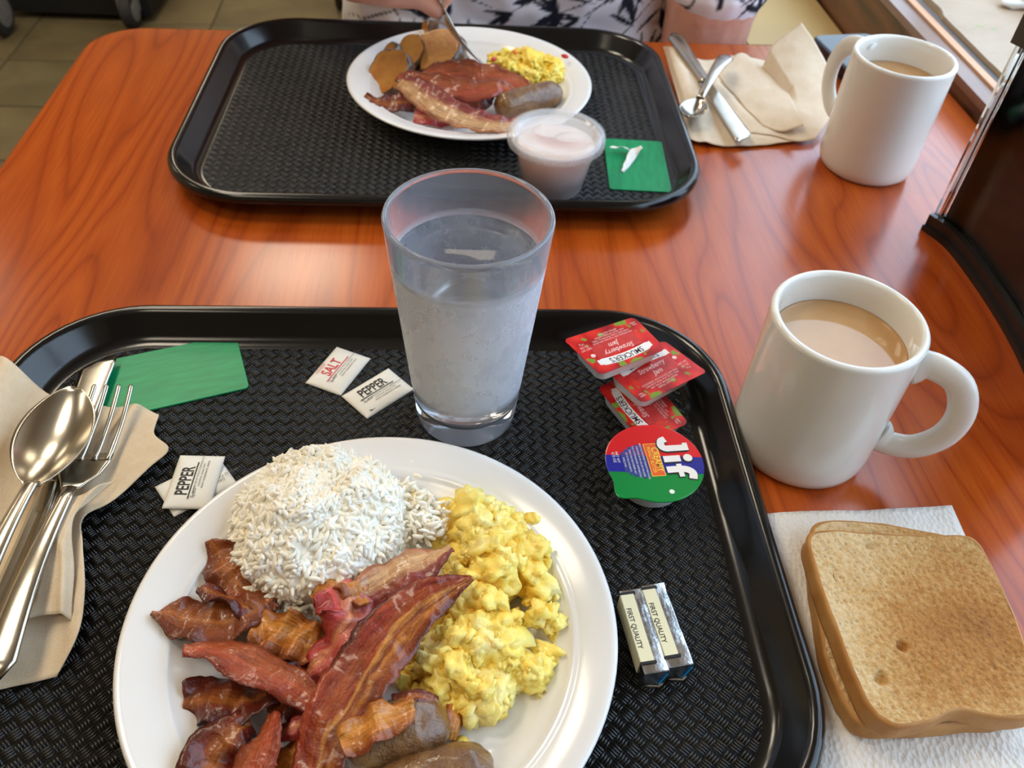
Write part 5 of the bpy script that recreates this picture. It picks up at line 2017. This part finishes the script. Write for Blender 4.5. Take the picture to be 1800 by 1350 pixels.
# left hand in the lap
for k in range(4):
    parts.append(((-1.5, 101.2+1.5*k, -15.5), (-6.5+0.4*abs(k-1), 101.6+1.3*k, -17.5), 0.95, 0.8))
parts.append(((1, 100.6, -15), (-3.5, 99.3, -16), 1.1, 0.9))
body_mesh(parts, 0.36, 'body', M_SKIN, person, 2, PB_)

# face details
M_EYE = plain('eye_white', (235, 232, 226), 0.15)
M_IRIS = plain('dark_iris', (40, 28, 20), 0.1)
M_LIP = plain('lips', (176, 98, 92), 0.4)
M_HAIR = plain('short_dark_hair', (52, 42, 36), 0.6, bump=(500, 0.8, 0.002))
for sx in (-1, 1):
    e = mobj('eye', *blob((-3+sx*3.2-PB_[0], 100.9-PB_[1], 57.3-PB_[2]), (1.2, 0.8, 0.75), 2, 0), M_EYE, person)
    mobj('iris', *blob((-3+sx*3.2-PB_[0], 100.2-PB_[1], 57.3-PB_[2]), (0.5, 0.25, 0.5), 2, 0), M_IRIS, e)
mobj('mouth', *blob((-3-PB_[0], 100.5-PB_[1], 49.8-PB_[2]), (2.3, 0.6, 0.55), 3, 0.05), M_LIP, person)
b = MB()
b.add(capsule((-3-PB_[0], 111.5-PB_[1], 57-PB_[2]), (-3-PB_[0], 110.6-PB_[1], 62-PB_[2]), 9.2, 9.0))
mobj('hair', [(x, max(y, -116+104.5+0.0) if z < 137 else y, z) for x, y, z in b.v], b.f, M_HAIR, person)

# shirt: inflated copy of torso and upper arms, print painted on as flat colour
sh = [((-11, 118, -22), (7, 118, -22), 13.9, 13.9), ((-11, 115.2, -8), (5, 115.2, -8), 15.6, 15.6), ((-11, 115.0, 4), (5, 115.0, 4), 15.4, 15.4), ((-10, 115, 16), (5, 115, 16), 13.9, 13.9), ((-17, 115, 31), (11, 115, 31), 8.9, 8.9),
      ((-20, 114, 30), (-27, 107, 16), 6.9, 7.0), ((14.5, 112, 28), (20.4, 103.1, 8.5), 6.9, 6.4), ((20.4, 103.1, 8.5), (20.6, 102.6, 5.3), 6.4, 6.3)]
shirt = body_mesh(sh, 0.30, 'shirt', M_SKIN, person, 4, PB_)
shirt['label'] = 'white shirt with dark blue bamboo leaf print'
me = shirt.data
n = len(me.vertices)
co = np.empty(n*3, dtype=np.float32)
me.vertices.foreach_get('co', co)
co = co.reshape(-1, 3)*100.0
# soft folds
for i in range(n):
    p = co[i]
    d = 0.5*noise.noise(Vector((p[0]*0.16, p[1]*0.10, p[2]*0.22)))+0.25*noise.noise(Vector((p[0]*0.45, p[1]*0.3, p[2]*0.5)))
    co[i, 1] -= d
    co[i, 2] += 0.3*d
me.vertices.foreach_set('co', (co/100.0).ravel())
rng = random.Random(77)
dark = np.zeros(n, dtype=np.float32)
X, Z = co[:, 0]+0.35*co[:, 1], co[:, 2]
fr = co[:, 1] < 8


def stroke(ax, az, bx, bz, w0):
    global dark
    dx, dz = bx-ax, bz-az
    l2 = dx*dx+dz*dz+1e-9
    q = np.clip(((X-ax)*dx+(Z-az)*dz)/l2, 0, 1)
    d = np.hypot(X-(ax+q*dx), Z-(az+q*dz))
    wv = w0*np.sin(np.pi*np.clip(q*0.9+0.08, 0, 1))
    dark = np.maximum(dark, np.clip((wv-d)/0.10+0.5, 0, 1))


for _ in range(330):
    cx, cz = rng.uniform(-42, 36), rng.uniform(40, 120)
    a0 = rng.uniform(0, 6.28)
    for k in range(rng.randint(3, 6)):
        a = a0+rng.uniform(-1.0, 1.0)
        ln = rng.uniform(2.2, 5.0)
        stroke(cx, cz, cx+ln*math.cos(a), cz+ln*math.sin(a), rng.uniform(0.16, 0.42))
    if rng.random() < 0.6:
        a = a0+math.pi+rng.uniform(-0.4, 0.4)
        stroke(cx, cz, cx+7*math.cos(a), cz+7*math.sin(a), 0.11)
at_ = me.color_attributes.new('print', 'FLOAT_COLOR', 'POINT')
cols_ = np.zeros((n, 4), dtype=np.float32)
wht, blk = np.array(L((246, 244, 252))), np.array(L((24, 30, 48)))
cols_[:] = wht[None, :]*(1-dark[:, None])+blk[None, :]*dark[:, None]
at_.data.foreach_set('color', cols_.ravel())
t_ = NT('leaf_print_cotton')
ca_ = t_.add('ShaderNodeVertexColor')
ca_.layer_name = 'print'
t_.base(ca_.outputs['Color'])
t_.set(rough=0.7)
t_.bump(t_.noise(t_.coord('Object', (600, 600, 600)), 1.0, 3), 0.25, 0.0005)
me.materials.clear()
me.materials.append(t_.m)
me.polygons.foreach_set('use_smooth', [True]*len(me.polygons))
me.update()
# trousers and shoes
tr = [((-11, 118, -26), (7, 118, -26), 13.4, 13.4), ((-10, 116, -28), (-13, 82, -26), 9.3, 7.4), ((6, 116, -28), (9, 82, -26), 9.3, 7.4), ((-13, 82, -26), (-13, 84, -62), 7.0, 5.6), ((9, 82, -26), (9, 84, -62), 7.0, 5.6)]
body_mesh(tr, 0.8, 'trousers', plain('khaki_trousers', (120, 108, 84), 0.8, bump=(400, 0.3, 0.0006)), person, 3, PB_)
for sx in (-13.5, 9.5):
    body_mesh([((sx, 87, -70), (sx, 68, -71), 4.8, 4.0)], 0.6, 'shoe', M_TYRE, person, 2, PB_)

# the fork in that hand
tip = at(852, 118, 2.9)
d = np.array([hx, hy, hz])-np.array(tip)
tail = np.array(tip)+d*1.4
fork('stainless fork held in the hand above the far plate', tuple(tip), tuple(tail), group=None)
# stool under the person
t = thing('stool', 'padded stool under the seated person beyond the table', 'stool', (-2, 120, FLOORZ))
mobj('seat', *lathe([(0, 30), (15, 30), (17, 31.5), (17, 33.5), (15, 35.5), (0, 36)], 32), M_BLACKPL, t)
for k in range(4):
    a = math.pi/4+k*math.pi/2
    mobj('leg', *tube([(10*math.cos(a), 10*math.sin(a), 30.5), (15*math.cos(a), 15*math.sin(a), 0)], 1.3, 8), M_STEEL, t)


# ================================================================== napkins give way under whatever lies on them
def press(lower, uppers, floor, gap=0.04, thick=0.05):
    """lower a napkin's sheet wherever something lies on it, so that nothing cuts through it"""
    from mathutils.bvhtree import BVHTree
    bpy.context.view_layer.update()
    trees = []
    for u in uppers:
        V, Fc = [], []
        for o_ in [u]+list(u.children_recursive):
            if o_.type == 'MESH':
                k_ = len(V)
                V += [o_.matrix_world @ q.co for q in o_.data.vertices]
                Fc += [[i+k_ for i in pl.vertices] for pl in o_.data.polygons]
        trees.append(BVHTree.FromPolygons(V, Fc))
    mw = lower.matrix_world
    vs = lower.data.vertices
    N = len(vs)//2                                   # first half of the sheet is its upper side
    offs = [(0, 0)]+[(r*math.cos(a), r*math.sin(a)) for r in (0.0025, 0.005) for a in [k*math.pi/4 for k in range(8)]]
    for i in range(N):
        p_ = mw @ vs[i].co
        zmin = None
        for tr in trees:
            for dx, dy in offs:
                h = tr.ray_cast(Vector((p_.x+dx, p_.y+dy, -0.05)), Vector((0, 0, 1)))
                if h[0] is not None and (zmin is None or h[0].z < zmin):
                    zmin = h[0].z
        if zmin is not None and p_.z > zmin-gap*S:
            z_ = max(floor*S, zmin-gap*S)
            vs[i].co.z = z_-mw.translation.z
            vs[i+N].co.z = z_-thick*S-mw.translation.z
    lower.data.update()


OB = bpy.data.objects
for nm in ('paper_napkin.005', 'paper_napkin.004'):
    OB[nm].location.z += 0.12*S
for nm in ('table_knife.001', 'spoon.001'):
    OB[nm].location.z += 0.10*S
press(OB['paper_napkin.004'], [OB['paper_napkin.005'], OB['table_knife.001'], OB['spoon.001']], 0.16)
press(OB['paper_napkin.003'], [OB['paper_napkin.005'], OB['paper_napkin.004'], OB['table_knife.001'], OB['spoon.001']], 0.07)
press(OB['paper_napkin.001'], [OB['fork'], OB['spoon'], OB['table_knife']], TRAYZ+0.18)
press(OB['paper_napkin'], [OB['paper_napkin.001'], OB['fork'], OB['spoon'], OB['table_knife']], TRAYZ+0.08)
